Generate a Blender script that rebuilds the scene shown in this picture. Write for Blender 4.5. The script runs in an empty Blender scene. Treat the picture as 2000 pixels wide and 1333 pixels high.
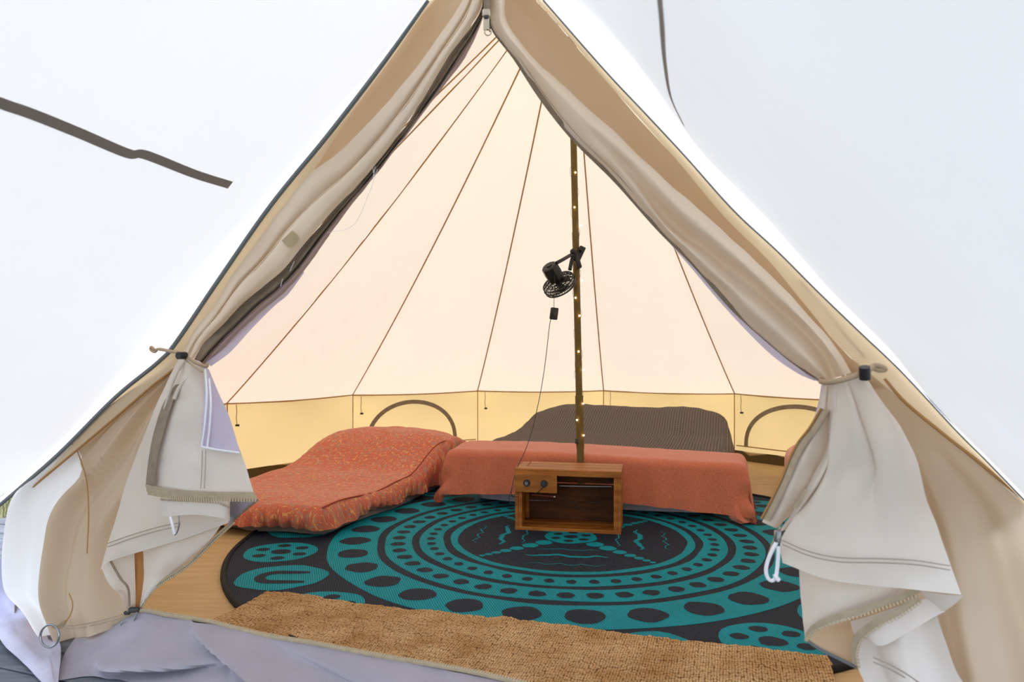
import bpy, math, random
from mathutils import Vector, noise
from mathutils.bvhtree import BVHTree
random.seed(7)
S = bpy.context.scene
PI = math.pi
# ---------------------------------------------------------------- camera
H = 0.975; F = 1400.0; HV = 680.0
cam = bpy.data.cameras.new('camera'); cam.sensor_width = 36; cam.lens = F/2000*36
cam.shift_y = (HV-666.5)/2000.0
cam.clip_start = 0.02
co = bpy.data.objects.new('camera', cam); S.collection.objects.link(co)
co.location = (0, 0, H); co.rotation_euler = (PI/2, 0, 0)
cam.dof.use_dof = True; cam.dof.focus_distance = 3.4; cam.dof.aperture_fstop = 4.5
S.camera = co
# ---------------------------------------------------------------- world, sun, exposure
W = bpy.data.worlds.new('world'); S.world = W; W.use_nodes = True
nt = W.node_tree; nt.nodes.clear()
sky = nt.nodes.new('ShaderNodeTexSky'); sky.sky_type = 'NISHITA'; sky.sun_disc = False
sky.sun_elevation = math.radians(76); sky.sun_rotation = math.radians(-8)
sky.dust_density = 2.0; sky.air_density = 1.0; sky.ozone_density = 1.0
hs = nt.nodes.new('ShaderNodeHueSaturation'); hs.inputs['Saturation'].default_value = 0.62
bg = nt.nodes.new('ShaderNodeBackground'); bg.inputs['Strength'].default_value = 0.62
wo = nt.nodes.new('ShaderNodeOutputWorld')
nt.links.new(sky.outputs[0], hs.inputs['Color']); nt.links.new(hs.outputs[0], bg.inputs[0]); nt.links.new(bg.outputs[0], wo.inputs[0])
sl = bpy.data.lights.new('sun', 'SUN'); sl.energy = 0.8; sl.angle = math.radians(40); sl.color = (1, .9, .76)
so = bpy.data.objects.new('sun', sl); S.collection.objects.link(so)
sd = Vector((-0.12, 0.35, 0.92))            # towards the sun
so.rotation_euler = sd.to_track_quat('Z', 'Y').to_euler(); so.location = (-6, 3, 8)
S.view_settings.view_transform = 'Standard'; S.view_settings.look = 'None'
S.view_settings.gamma = 1; S.view_settings.use_curve_mapping = False
S.view_settings.exposure = 0.1
S.cycles.diffuse_bounces = 8; S.cycles.max_bounces = 14; S.cycles.transparent_max_bounces = 16

# ---------------------------------------------------------------- measuring helpers
NX, NY, NC = 0.34, 0.94, 1.8156             # the door plane: NX x + NY y = NC
DN = Vector((-NX, -NY, 0))                  # outwards, to the visitor
def P(u, v, e=0.0):
    k = (u-1000)/F; y = (NC-e)/(NY+NX*k)
    return Vector((k*y, y, H+(HV-v)/F*y))
def G(u, v, z=0.0):
    y = F*(H-z)/(v-HV); return Vector(((u-1000)/F*y, y, z))
def D(u, v, y):
    return Vector(((u-1000)/F*y, y, H+(HV-v)/F*y))
CX, CY = 0.39, 4.1                          # the centre pole
TR, EAVE, PEAK = 2.65, 0.575, 3.18

# ---------------------------------------------------------------- materials
def lin(c):
    return tuple(((x/255)/12.92 if x/255 <= .04045 else ((x/255+.055)/1.055)**2.4) for x in c) + (1,)
def mat(name, col, rough=.8, col2=None, nscale=6, mixf=.5, bump=0, bscale=200, bdist=.002, trans=0, tcol=None,
        spec=.2, metal=0, emit=None, sheen=0, weave=0, wscale=900, stretch=(1, 1, 1), rscale=None):
    m = bpy.data.materials.new(name); m.use_nodes = True
    t = m.node_tree; n = t.nodes; L = t.links; n.clear()
    out = n.new('ShaderNodeOutputMaterial'); b = n.new('ShaderNodeBsdfPrincipled')
    b.inputs['Roughness'].default_value = rough; b.inputs['Metallic'].default_value = metal
    b.inputs['Specular IOR Level'].default_value = spec
    if sheen: b.inputs['Sheen Weight'].default_value = sheen
    c1 = lin(col); b.inputs['Base Color'].default_value = c1
    tc = n.new('ShaderNodeTexCoord'); mp = n.new('ShaderNodeMapping'); mp.inputs['Scale'].default_value = stretch
    L.new(tc.outputs['Object'], mp.inputs[0])
    csrc = None
    if col2:
        nz = n.new('ShaderNodeTexNoise'); nz.inputs['Scale'].default_value = nscale; nz.inputs['Detail'].default_value = 6
        L.new(mp.outputs[0], nz.inputs['Vector'])
        rp = n.new('ShaderNodeValToRGB'); rp.color_ramp.elements[0].position = mixf-.15; rp.color_ramp.elements[1].position = mixf+.15
        rp.color_ramp.elements[0].color = c1; rp.color_ramp.elements[1].color = lin(col2)
        L.new(nz.outputs['Fac'], rp.inputs[0]); L.new(rp.outputs[0], b.inputs['Base Color']); csrc = rp.outputs[0]
    if bump:
        nb = n.new('ShaderNodeTexNoise'); nb.inputs['Scale'].default_value = bscale; nb.inputs['Detail'].default_value = 3
        L.new(mp.outputs[0], nb.inputs['Vector'])
        bp = n.new('ShaderNodeBump'); bp.inputs['Strength'].default_value = bump; bp.inputs['Distance'].default_value = bdist
        L.new(nb.outputs['Fac'], bp.inputs['Height']); L.new(bp.outputs[0], b.inputs['Normal'])
    if emit:
        b.inputs['Emission Color'].default_value = lin(emit[0]); b.inputs['Emission Strength'].default_value = emit[1]
    res = b.outputs[0]
    if trans:
        tb = n.new('ShaderNodeBsdfTranslucent'); tb.inputs['Color'].default_value = lin(tcol or col)
        mx = n.new('ShaderNodeMixShader'); mx.inputs[0].default_value = trans
        L.new(res, mx.inputs[1]); L.new(tb.outputs[0], mx.inputs[2]); res = mx.outputs[0]
    L.new(res, out.inputs[0]); m['nodes_b'] = b.name
    return m
M = {}
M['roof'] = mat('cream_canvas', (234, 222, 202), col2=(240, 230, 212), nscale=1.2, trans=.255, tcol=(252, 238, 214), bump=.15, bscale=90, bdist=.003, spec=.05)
M['wall'] = mat('dimmed_wall_canvas', (212, 186, 138), col2=(220, 196, 150), nscale=2, trans=.5, tcol=(242, 206, 140), bump=.15, bscale=60, bdist=.004, spec=.05)  # same cloth as the roof; weaker light low down put into a yellower colour
M['seam'] = mat('seam_brown', (170, 128, 78), bump=.1)
M['rseam'] = mat('roof_seam_brown', (186, 144, 92), trans=.2, bump=.1)
M['tape'] = mat('zip_tape_taupe', (150, 134, 114), col2=(134, 120, 102), nscale=40, bump=.3, bscale=400)
M['tapel'] = mat('zip_tape_light', (178, 162, 136), col2=(165, 150, 126), nscale=40, bump=.3, bscale=400)
M['flapw'] = mat('upper_flap_canvas', (238, 227, 210), col2=(230, 216, 196), nscale=3, trans=.3, tcol=(248, 228, 196), bump=.2, bscale=500, spec=.05)
M['flap'] = mat('flap_canvas', (226, 219, 211), col2=(218, 208, 196), nscale=3, trans=.15, tcol=(240, 224, 200), bump=.2, bscale=500, spec=.05)
M['cream'] = mat('cream_edge_canvas', (232, 216, 188), trans=.4, tcol=(250, 230, 190), spec=.05)
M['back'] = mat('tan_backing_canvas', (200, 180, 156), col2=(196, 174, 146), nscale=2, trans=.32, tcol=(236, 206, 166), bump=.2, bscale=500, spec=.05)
M['side'] = mat('door_wall_canvas', (202, 186, 166), col2=(192, 176, 154), nscale=2, trans=.24, tcol=(238, 214, 178), bump=.2, bscale=400, spec=.05)
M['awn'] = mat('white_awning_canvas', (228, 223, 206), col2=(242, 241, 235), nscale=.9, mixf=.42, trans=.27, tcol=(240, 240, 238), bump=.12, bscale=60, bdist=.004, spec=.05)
M['trimw'] = mat('sunlit_edge_canvas', (250, 248, 242), trans=.7, tcol=(255, 253, 250), spec=.05)  # whiter and more translucent than the awning, to imitate strong sun
M['single'] = mat('daylit_side_canvas', (252, 251, 250), trans=.12, tcol=(255, 254, 252), spec=.05)  # same cloth as the side panel; direct daylight painted in as white
M['pipe'] = mat('grey_piping', (112, 116, 116), bump=.1)
M['sgrey'] = mat('grey_seam_tape', (150, 140, 132), bump=.2, bscale=300)
M['mauve'] = mat('mauve_binding', (178, 160, 158), trans=.2, tcol=(220, 195, 180), bump=.3, bscale=400)
M['net'] = mat('lavender_mesh', (216, 210, 234), trans=.4, tcol=(225, 218, 240), bump=.4, bscale=900)
M['stitch'] = mat('stitching', (158, 146, 130))
M['pvc'] = mat('grey_pvc', (160, 154, 164), rough=.5, col2=(150, 146, 158), nscale=5, bump=.3, bscale=30, bdist=.004, spec=.4)
M['pvcw'] = mat('pale_pvc', (196, 192, 212), rough=.5, col2=(178, 176, 196), nscale=8, bump=.3, bscale=40, bdist=.004, spec=.4)
M['tub'] = mat('olive_tub_edge', (96, 80, 48), rough=.7, bump=.2, bscale=60)
M['sheetf'] = mat('tan_groundsheet', (196, 164, 118), rough=.6, col2=(184, 150, 104), nscale=3, bump=.5, bscale=7, bdist=.012, stretch=(1, 9, 1), spec=.3)
M['black'] = mat('black_plastic', (26, 25, 25), rough=.45, spec=.5)
M['dgrey'] = mat('dark_grey_plastic', (48, 46, 46), rough=.5, spec=.5)
M['white'] = mat('white_cord', (238, 238, 244), rough=.7)
M['cord'] = mat('beige_cord', (178, 156, 128), bump=.3, bscale=500)
M['metal'] = mat('pewter_zip', (190, 180, 160), rough=.3, metal=.9)
M['steel'] = mat('steel', (150, 152, 156), rough=.25, metal=.9)
M['teeth'] = mat('zip_teeth', (190, 174, 146), rough=.5)
M['pole'] = mat('olive_steel_pole', (116, 94, 46), rough=.55, col2=(104, 84, 42), nscale=8, metal=.1, spec=.3)
M['bulb'] = mat('warm_bulb', (255, 225, 160), emit=((255, 214, 140), 14))
M['wire'] = mat('copper_wire', (150, 110, 60), rough=.4, metal=.6)
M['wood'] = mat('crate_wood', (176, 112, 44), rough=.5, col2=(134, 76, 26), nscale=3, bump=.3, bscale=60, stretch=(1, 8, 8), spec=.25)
M['woodd'] = mat('crate_wood_shaded', (92, 52, 22), rough=.7, col2=(62, 34, 14), nscale=3, bump=.3, bscale=60, stretch=(1, 8, 8))  # darkened copy of the crate wood, interior shade put into the colour
M['matt'] = mat('grey_mattress', (124, 114, 110), rough=.85, col2=(108, 100, 98), nscale=6, bump=.4, bscale=20, bdist=.01)
M['sheet'] = mat('grey_sheet', (176, 170, 176), rough=.85, bump=.4, bscale=14, bdist=.012)
M['pink'] = mat('salmon_bedding', (226, 152, 128), rough=.9, col2=(216, 140, 116), nscale=8, bump=.5, bscale=12, bdist=.01, sheen=.3)
M['deck'] = mat('weathered_deck', (120, 124, 132), rough=.8, col2=(92, 96, 104), nscale=5, bump=.5, bscale=40, stretch=(1, 7, 1))
M['grass'] = mat('dry_grass', (142, 146, 104), col2=(176, 172, 132), nscale=9, rough=.9)
M['soil'] = mat('soil_and_grass', (112, 108, 82), col2=(130, 128, 92), nscale=4, rough=.95, bump=.5, bscale=30, bdist=.02)
M['patch'] = mat('olive_patch', (182, 166, 132), bump=.3, bscale=300)
M['rib'] = mat('rug_binding', (22, 22, 24), rough=.7)

def node_mat_throw():
    m = mat('coral_throw', (212, 124, 94), rough=.95, col2=(192, 104, 76), nscale=160, bump=.8, bscale=330, bdist=.003, sheen=.3)
    return m
M['throw'] = node_mat_throw()
M['fringe'] = mat('coral_fringe', (176, 84, 60), rough=.95)

def waffle():
    m = mat('grey_waffle', (106, 98, 94), rough=.95, spec=.02)
    t = m.node_tree; n = t.nodes; L = t.links; b = n[m['nodes_b']]
    tc = n.new('ShaderNodeTexCoord')
    uv = tc.outputs['UV']
    w1 = n.new('ShaderNodeTexWave'); w1.inputs['Scale'].default_value = 16; w1.bands_direction = 'X'
    w2 = n.new('ShaderNodeTexWave'); w2.inputs['Scale'].default_value = 16; w2.bands_direction = 'Y'
    L.new(uv, w1.inputs[0]); L.new(uv, w2.inputs[0])
    mx = n.new('ShaderNodeMath'); mx.operation = 'MAXIMUM'; L.new(w1.outputs['Fac'], mx.inputs[0]); L.new(w2.outputs['Fac'], mx.inputs[1])
    bp = n.new('ShaderNodeBump'); bp.inputs['Strength'].default_value = .8; bp.inputs['Distance'].default_value = .006
    L.new(mx.outputs[0], bp.inputs['Height']); L.new(bp.outputs[0], b.inputs['Normal'])
    rp = n.new('ShaderNodeValToRGB'); rp.color_ramp.elements[0].color = lin((84, 74, 70)); rp.color_ramp.elements[1].color = lin((126, 114, 106))
    rp.color_ramp.elements[0].position = .3
    L.new(mx.outputs[0], rp.inputs[0]); L.new(rp.outputs[0], b.inputs['Base Color'])
    return m
M['waffle'] = waffle()

def duvet():
    m = mat('patterned_coral_duvet', (186, 92, 66), rough=.9, spec=.1, sheen=.2)
    t = m.node_tree; n = t.nodes; L = t.links; b = n[m['nodes_b']]
    tc = n.new('ShaderNodeTexCoord')
    def strokes(scale, width, seed, thr):
        mp = n.new('ShaderNodeMapping'); mp.inputs['Location'].default_value = (seed, seed*1.7, seed*.3)
        L.new(tc.outputs['UV'], mp.inputs[0])
        nz = n.new('ShaderNodeTexNoise'); nz.inputs['Scale'].default_value = 9; L.new(mp.outputs[0], nz.inputs['Vector'])
        ad = n.new('ShaderNodeMixRGB'); ad.blend_type = 'ADD'; ad.inputs[0].default_value = .16
        L.new(mp.outputs[0], ad.inputs[1]); L.new(nz.outputs['Color'], ad.inputs[2])
        vo = n.new('ShaderNodeTexVoronoi'); vo.feature = 'DISTANCE_TO_EDGE'; vo.inputs['Scale'].default_value = scale
        L.new(ad.outputs[0], vo.inputs['Vector'])
        lt = n.new('ShaderNodeMath'); lt.operation = 'LESS_THAN'; lt.inputs[1].default_value = width
        L.new(vo.outputs['Distance'], lt.inputs[0])
        n2 = n.new('ShaderNodeTexNoise'); n2.inputs['Scale'].default_value = scale*1.6; L.new(mp.outputs[0], n2.inputs['Vector'])
        gt = n.new('ShaderNodeMath'); gt.operation = 'GREATER_THAN'; gt.inputs[1].default_value = thr
        L.new(n2.outputs['Fac'], gt.inputs[0])
        ml = n.new('ShaderNodeMath'); ml.operation = 'MULTIPLY'; L.new(lt.outputs[0], ml.inputs[0]); L.new(gt.outputs[0], ml.inputs[1])
        return ml.outputs[0]
    def dots(scale, r, thr):
        vo = n.new('ShaderNodeTexVoronoi'); vo.inputs['Scale'].default_value = scale; L.new(tc.outputs['UV'], vo.inputs['Vector'])
        lt = n.new('ShaderNodeMath'); lt.operation = 'LESS_THAN'; lt.inputs[1].default_value = r; L.new(vo.outputs['Distance'], lt.inputs[0])
        n2 = n.new('ShaderNodeTexNoise'); n2.inputs['Scale'].default_value = 7; L.new(tc.outputs['UV'], n2.inputs['Vector'])
        gt = n.new('ShaderNodeMath'); gt.operation = 'GREATER_THAN'; gt.inputs[1].default_value = thr; L.new(n2.outputs['Fac'], gt.inputs[0])
        ml = n.new('ShaderNodeMath'); ml.operation = 'MULTIPLY'; L.new(lt.outputs[0], ml.inputs[0]); L.new(gt.outputs[0], ml.inputs[1])
        return ml.outputs[0]
    c = lin((196, 102, 78)); prev = None
    for fac, col in ((strokes(26, .06, 3.1, .50), (168, 128, 110)), (strokes(30, .07, 9.3, .54), (216, 156, 96)), (dots(75, .2, .5), (222, 162, 90))):
        mx = n.new('ShaderNodeMixRGB'); L.new(fac, mx.inputs[0]); mx.inputs[2].default_value = lin(col)
        if prev: L.new(prev, mx.inputs[1])
        else: mx.inputs[1].default_value = c
        prev = mx.outputs[0]
    L.new(prev, b.inputs['Base Color'])
    nb = n.new('ShaderNodeTexNoise'); nb.inputs['Scale'].default_value = 18; L.new(tc.outputs['UV'], nb.inputs['Vector'])
    bp = n.new('ShaderNodeBump'); bp.inputs['Strength'].default_value = .5; bp.inputs['Distance'].default_value = .012
    L.new(nb.outputs['Fac'], bp.inputs['Height']); L.new(bp.outputs[0], b.inputs['Normal'])
    return m
M['duvet'] = duvet()

def rugmat(name, ca, cb, amt):
    m = mat(name, ca, rough=.7, spec=.12)
    t = m.node_tree; n = t.nodes; L = t.links; b = n[m['nodes_b']]
    tc = n.new('ShaderNodeTexCoord')
    mp = n.new('ShaderNodeMapping'); mp.inputs['Rotation'].default_value = (0, 0, math.radians(-17)); L.new(tc.outputs['Object'], mp.inputs[0])
    w = n.new('ShaderNodeTexWave'); w.inputs['Scale'].default_value = 34; w.bands_direction = 'X'; L.new(mp.outputs[0], w.inputs[0])
    w.inputs['Distortion'].default_value = .4
    nz = n.new('ShaderNodeTexNoise'); nz.inputs['Scale'].default_value = 2.2; nz.inputs['Detail'].default_value = 4; L.new(tc.outputs['Object'], nz.inputs['Vector'])
    rp = n.new('ShaderNodeValToRGB'); rp.color_ramp.elements[0].color = lin(cb); rp.color_ramp.elements[1].color = lin(ca)
    rp.color_ramp.elements[0].position = .05; rp.color_ramp.elements[1].position = amt
    L.new(w.outputs['Fac'], rp.inputs[0])
    mx = n.new('ShaderNodeMixRGB'); mx.blend_type = 'MULTIPLY'; mx.inputs[0].default_value = .35
    L.new(rp.outputs[0], mx.inputs[1]); L.new(nz.outputs['Fac'], mx.inputs[2])
    L.new(mx.outputs[0], b.inputs['Base Color'])
    bp = n.new('ShaderNodeBump'); bp.inputs['Strength'].default_value = .6; bp.inputs['Distance'].default_value = .002
    L.new(w.outputs['Fac'], bp.inputs['Height']); L.new(bp.outputs[0], b.inputs['Normal'])
    return m
M['rugd'] = rugmat('rug_charcoal', (44, 52, 66), (26, 31, 42), .5)
M['rugt'] = rugmat('rug_teal', (16, 158, 172), (14, 104, 120), .45)

def jute():
    m = mat('jute', (206, 170, 122), rough=.95, spec=.05)
    t = m.node_tree; n = t.nodes; L = t.links; b = n[m['nodes_b']]
    tc = n.new('ShaderNodeTexCoord')
    def wave(sx, sy, seed):
        mp = n.new('ShaderNodeMapping'); mp.inputs['Scale'].default_value = (sx, sy, 1); mp.inputs['Location'].default_value = (seed, 0, 0)
        L.new(tc.outputs['UV'], mp.inputs[0])
        nz = n.new('ShaderNodeTexNoise'); nz.inputs['Scale'].default_value = 14; L.new(tc.outputs['UV'], nz.inputs['Vector'])
        ad = n.new('ShaderNodeMixRGB'); ad.blend_type = 'ADD'; ad.inputs[0].default_value = .5; L.new(mp.outputs[0], ad.inputs[1]); L.new(nz.outputs['Color'], ad.inputs[2])
        vo = n.new('ShaderNodeTexVoronoi'); vo.feature = 'F1'; vo.inputs['Scale'].default_value = 1; vo.inputs['Randomness'].default_value = .35
        L.new(ad.outputs[0], vo.inputs['Vector']); return vo.outputs['Distance']
    d = wave(120, 84, 0)
    rp = n.new('ShaderNodeValToRGB'); e = rp.color_ramp.elements
    e[0].position = .34; e[0].color = lin((220, 184, 138)); e[1].position = .72; e[1].color = lin((100, 64, 34))
    L.new(d, rp.inputs[0])
    nz = n.new('ShaderNodeTexNoise'); nz.inputs['Scale'].default_value = 5; nz.inputs['Detail'].default_value = 8; nz.inputs['Roughness'].default_value = .7; L.new(tc.outputs['UV'], nz.inputs['Vector'])
    r2 = n.new('ShaderNodeValToRGB'); r2.color_ramp.elements[0].position = .35; r2.color_ramp.elements[1].position = .65
    r2.color_ramp.elements[0].color = lin((206, 188, 160)); r2.color_ramp.elements[1].color = (1, 1, 1, 1); L.new(nz.outputs['Fac'], r2.inputs[0])
    mx = n.new('ShaderNodeMixRGB'); mx.blend_type = 'MULTIPLY'; mx.inputs[0].default_value = 1
    L.new(rp.outputs[0], mx.inputs[1]); L.new(r2.outputs[0], mx.inputs[2]); L.new(mx.outputs[0], b.inputs['Base Color'])
    iv = n.new('ShaderNodeMath'); iv.operation = 'SUBTRACT'; iv.inputs[0].default_value = 1; L.new(d, iv.inputs[1])
    bp = n.new('ShaderNodeBump'); bp.inputs['Strength'].default_value = 1; bp.inputs['Distance'].default_value = .006
    L.new(iv.outputs[0], bp.inputs['Height']); L.new(bp.outputs[0], b.inputs['Normal'])
    return m
M['jute'] = jute()

# ---------------------------------------------------------------- geometry helpers
class MB:
    def __init__(s): s.v = []; s.f = []; s.uv = None
    def add(s, v, f):
        o = len(s.v); s.v += [tuple(x) for x in v]; s.f += [tuple(i+o for i in q) for q in f]; return s
    def box(s, c, d, ax=None, bev=0):
        ax = ax or (Vector((1, 0, 0)), Vector((0, 1, 0)), Vector((0, 0, 1))); c = Vector(c)
        h = [x/2 for x in d]; b = min(bev, min(h)*.9)
        if not b:
            vs = [c+ax[0]*h[0]*i+ax[1]*h[1]*j+ax[2]*h[2]*k for i in (-1, 1) for j in (-1, 1) for k in (-1, 1)]
            return s.add(vs, [(0, 1, 3, 2), (4, 6, 7, 5), (0, 4, 5, 1), (2, 3, 7, 6), (0, 2, 6, 4), (1, 5, 7, 3)])
        vs = []; f = []
        # chamfered box: three points per corner
        idx = {}
        for i in (-1, 1):
            for j in (-1, 1):
                for k in (-1, 1):
                    for a in range(3):
                        p = [i*(h[0]-b), j*(h[1]-b), k*(h[2]-b)]; p[a] = (i, j, k)[a]*h[a]
                        idx[i, j, k, a] = len(vs); vs.append(c+ax[0]*p[0]+ax[1]*p[1]+ax[2]*p[2])
        for a in range(3):
            o1, o2 = [q for q in range(3) if q != a]
            for sgn in (-1, 1):
                q = []
                for (x, y) in ((-1, -1), (1, -1), (1, 1), (-1, 1)):
                    t = [0, 0, 0]; t[a] = sgn; t[o1] = x; t[o2] = y; q.append(idx[t[0], t[1], t[2], a])
                f.append(q)
            for x in (-1, 1):
                for y in (-1, 1):
                    t1 = [0, 0, 0]; t1[a] = -1; t1[o1] = x; t1[o2] = y; t2 = list(t1); t2[a] = 1
                    f.append([idx[t1[0], t1[1], t1[2], o1], idx[t2[0], t2[1], t2[2], o1], idx[t2[0], t2[1], t2[2], o2], idx[t1[0], t1[1], t1[2], o2]])
        for i in (-1, 1):
            for j in (-1, 1):
                for k in (-1, 1): f.append([idx[i, j, k, 0], idx[i, j, k, 1], idx[i, j, k, 2]])
        return s.add(vs, f)
    def tube(s, pts, r, n=8, cap=True, closed=False):
        pts = [Vector(p) for p in pts]; N = len(pts); vs = []; f = []
        ref = Vector((.13, .31, .94))
        up = None
        for i, p in enumerate(pts):
            if closed: t = pts[(i+1) % N]-pts[i-1]
            else: t = pts[min(i+1, N-1)]-pts[max(i-1, 0)]
            t.normalize()
            if up is None:
                up = ref.cross(t)
                if up.length < .05: up = Vector((1, 0, 0)).cross(t)
            up = up-t*up.dot(t); up.normalize(); w = t.cross(up)
            rr = r[i] if isinstance(r, (list, tuple)) else r
            for k in range(n):
                a = 2*PI*k/n; vs.append(p+up*math.cos(a)*rr+w*math.sin(a)*rr)
        for i in range(N if closed else N-1):
            j = (i+1) % N
            for k in range(n): f.append((i*n+k, i*n+(k+1) % n, j*n+(k+1) % n, j*n+k))
        if cap and not closed: f.append(tuple(range(n))[::-1]); f.append(tuple((N-1)*n+k for k in range(n)))
        return s.add(vs, f)
    def cyl(s, a, b, r, n=16, r2=None):
        a = Vector(a); b = Vector(b); return s.tube([a, b], [r, r if r2 is None else r2], n)
    def torus(s, c, axis, R, r, n=24, m=8, a0=0, a1=2*PI):
        axis = Vector(axis).normalized(); x = axis.orthogonal().normalized(); y = axis.cross(x); c = Vector(c)
        full = abs(a1-a0-2*PI) < 1e-6
        pts = [c+(x*math.cos(a)+y*math.sin(a))*R for a in [a0+(a1-a0)*i/(n if full else n-1) for i in range(n)]]
        return s.tube(pts, r, m, closed=full)
    def ball(s, c, r, n=8, m=6):
        c = Vector(c); vs = [c+Vector((0, 0, r))]; f = []
        for j in range(1, m):
            a = PI*j/m
            for i in range(n): b = 2*PI*i/n; vs.append(c+Vector((math.sin(a)*math.cos(b), math.sin(a)*math.sin(b), math.cos(a)))*r)
        vs.append(c-Vector((0, 0, r)))
        for i in range(n):
            f.append((0, 1+i, 1+(i+1) % n))
            for j in range(m-2): f.append((1+j*n+i, 1+(j+1)*n+i, 1+(j+1)*n+(i+1) % n, 1+j*n+(i+1) % n))
            f.append((len(vs)-1, 1+(m-2)*n+(i+1) % n, 1+(m-2)*n+i))
        return s.add(vs, f)
    def build(s, name, m, parent=None, smooth=True, uvs=None):
        me = bpy.data.meshes.new(name)
        par = Vector(parent.matrix_world.translation) if parent else Vector()
        o = bpy.data.objects.new(name, me); S.collection.objects.link(o)
        vs = s.v
        if parent:
            base = world_loc(parent); vs = [(x-base[0], y-base[1], z-base[2]) for x, y, z in vs]; o.parent = parent
        me.from_pydata(vs, [], s.f)
        me.materials.append(m)
        if smooth:
            me.polygons.foreach_set('use_smooth', [True]*len(me.polygons))
            try: me.set_sharp_from_angle(angle=math.radians(50))
            except Exception: pass
        if uvs:
            ul = me.uv_layers.new(name='uv')
            for lp in me.loops: ul.data[lp.index].uv = uvs[lp.vertex_index]
        me.update()
        return o
def world_loc(o):
    p = Vector(o.location)
    while o.parent: o = o.parent; p += Vector(o.location)
    return p
def thing(name, label=None, cat=None, loc=(0, 0, 0), group=None, kind=None):
    o = bpy.data.objects.new(name, None); S.collection.objects.link(o); o.location = loc; o.empty_display_size = .05
    if label: o['label'] = label
    if cat: o['category'] = cat
    if group: o['group'] = group
    if kind: o['kind'] = kind
    return o
def sst(a, b, x): x = max(0, min(1, (x-a)/(b-a))); return x*x*(3-2*x)
def cr(p0, p1, p2, p3, t):
    return 0.5*((2*p1)+(-p0+p2)*t+(2*p0-5*p1+4*p2-p3)*t*t+(-p0+3*p1-3*p2+p3)*t**3)
def spline(pts, n):
    pts = [Vector(p) for p in pts]; N = len(pts); out = []
    for i in range(n+1):
        x = i/n*(N-1); k = min(int(x), N-2); t = x-k
        p0 = pts[k-1] if k > 0 else 2*pts[0]-pts[1]; p3 = pts[k+2] if k+2 < N else 2*pts[-1]-pts[-2]
        out.append(cr(p0, pts[k], pts[k+1], p3, t))
    return out
def resample(pts, n):
    d = [0]
    for a, b in zip(pts, pts[1:]): d.append(d[-1]+(b-a).length)
    out = []; j = 0
    for i in range(n+1):
        x = d[-1]*i/n
        while j < len(d)-2 and d[j+1] < x: j += 1
        seg = d[j+1]-d[j]; out.append(pts[j].lerp(pts[j+1], (x-d[j])/seg if seg else 0))
    return out
def toP(r): return [Vector(p) if isinstance(p, Vector) else P(*p) for p in r]
def grid(rows, nu=24, nv=48):
    """rows of control points -> smooth grid (nv+1) x (nu+1)"""
    R = [spline(toP(r), nu) for r in rows]
    cols = [spline([r[i] for r in R], nv) for i in range(nu+1)]
    return [[cols[i][j] for i in range(nu+1)] for j in range(nv+1)]
def sheet(name, rows, m, parent=None, nu=24, nv=48, wr=0.0, wsc=5, seed=0, offs=0.0, folds=None, g=None):
    g = g or grid(rows, nu, nv)
    nv = len(g)-1; nu = len(g[0])-1
    vs = []
    for j in range(nv+1):
        for i in range(nu+1):
            a = g[j][min(i+1, nu)]-g[j][max(i-1, 0)]; b = g[min(j+1, nv)][i]-g[max(j-1, 0)][i]
            nn = a.cross(b)
            if nn.length < 1e-9: nn = DN.copy()
            nn.normalize()
            if nn.dot(DN) < 0: nn = -nn
            p = g[j][i]; d = offs
            if wr: d += wr*noise.noise(p*wsc+Vector((seed, 0, 0)))+wr*.4*noise.noise(p*wsc*2.7+Vector((seed, 3, 0)))
            if folds: d += folds(i/nu, j/nv)
            vs.append(p+nn*d)
    f = [(j*(nu+1)+i, j*(nu+1)+i+1, (j+1)*(nu+1)+i+1, (j+1)*(nu+1)+i) for j in range(nv) for i in range(nu)]
    mb = MB(); mb.add(vs, f); uvs = [(i/nu, j/nv) for j in range(nv+1) for i in range(nu+1)]
    o = mb.build(name, m, parent, uvs=uvs)
    return o
def line(name, pts, r, m, parent, n=40, seg=6):
    return MB().tube(spline(toP(pts), n), r, seg).build(name, m, parent)
def teeth(name, pts, parent, sp=.0075, size=(.0045, .006, .004), n=200, m=None, axn=None):
    p = resample(spline(toP(pts), 60), 1000); L = sum((b-a).length for a, b in zip(p, p[1:])); k = int(L/sp)
    q = resample(p, k); mb = MB()
    for a, b in zip(q, q[1:]):
        t = (b-a).normalized(); w = (axn or DN).cross(t).normalized(); u = t.cross(w)
        mb.box((a+b)/2, (size[0], size[1], size[2]), (t, w, u))
    o = mb.build(name, m or M['teeth'], parent, smooth=False); o['kind'] = 'stuff'; return o
def ribbon(name, pts, width, side, m, parent, n=60, offs=None):
    p = spline(toP(pts), n); mb = MB(); vs = []
    for i, a in enumerate(p):
        t = (p[min(i+1, n)]-p[max(i-1, 0)]).normalized()
        s = (side(a, t) if callable(side) else Vector(side)).normalized()*width/2
        o = offs(a) if offs else Vector()
        vs += [a-s+o, a+s+o]
    mb.add(vs, [(2*i, 2*i+1, 2*i+3, 2*i+2) for i in range(n)])
    ob = mb.build(name, m, parent)
    return ob

# ================================================================ ground, deck, floor
gr = MB()
gg = 24
for_v = [(-9+18*i/gg, -3+16*j/gg, -.13+.02*noise.noise(Vector((i*.6, j*.6, 0)))) for j in range(gg+1) for i in range(gg+1)]
gr.add(for_v, [(j*(gg+1)+i, j*(gg+1)+i+1, (j+1)*(gg+1)+i+1, (j+1)*(gg+1)+i) for j in range(gg) for i in range(gg)])
og = gr.build('ground', M['soil']); og['kind'] = 'structure'
deck = thing('deck', kind='structure', loc=(0, 2, -.06))
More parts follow.
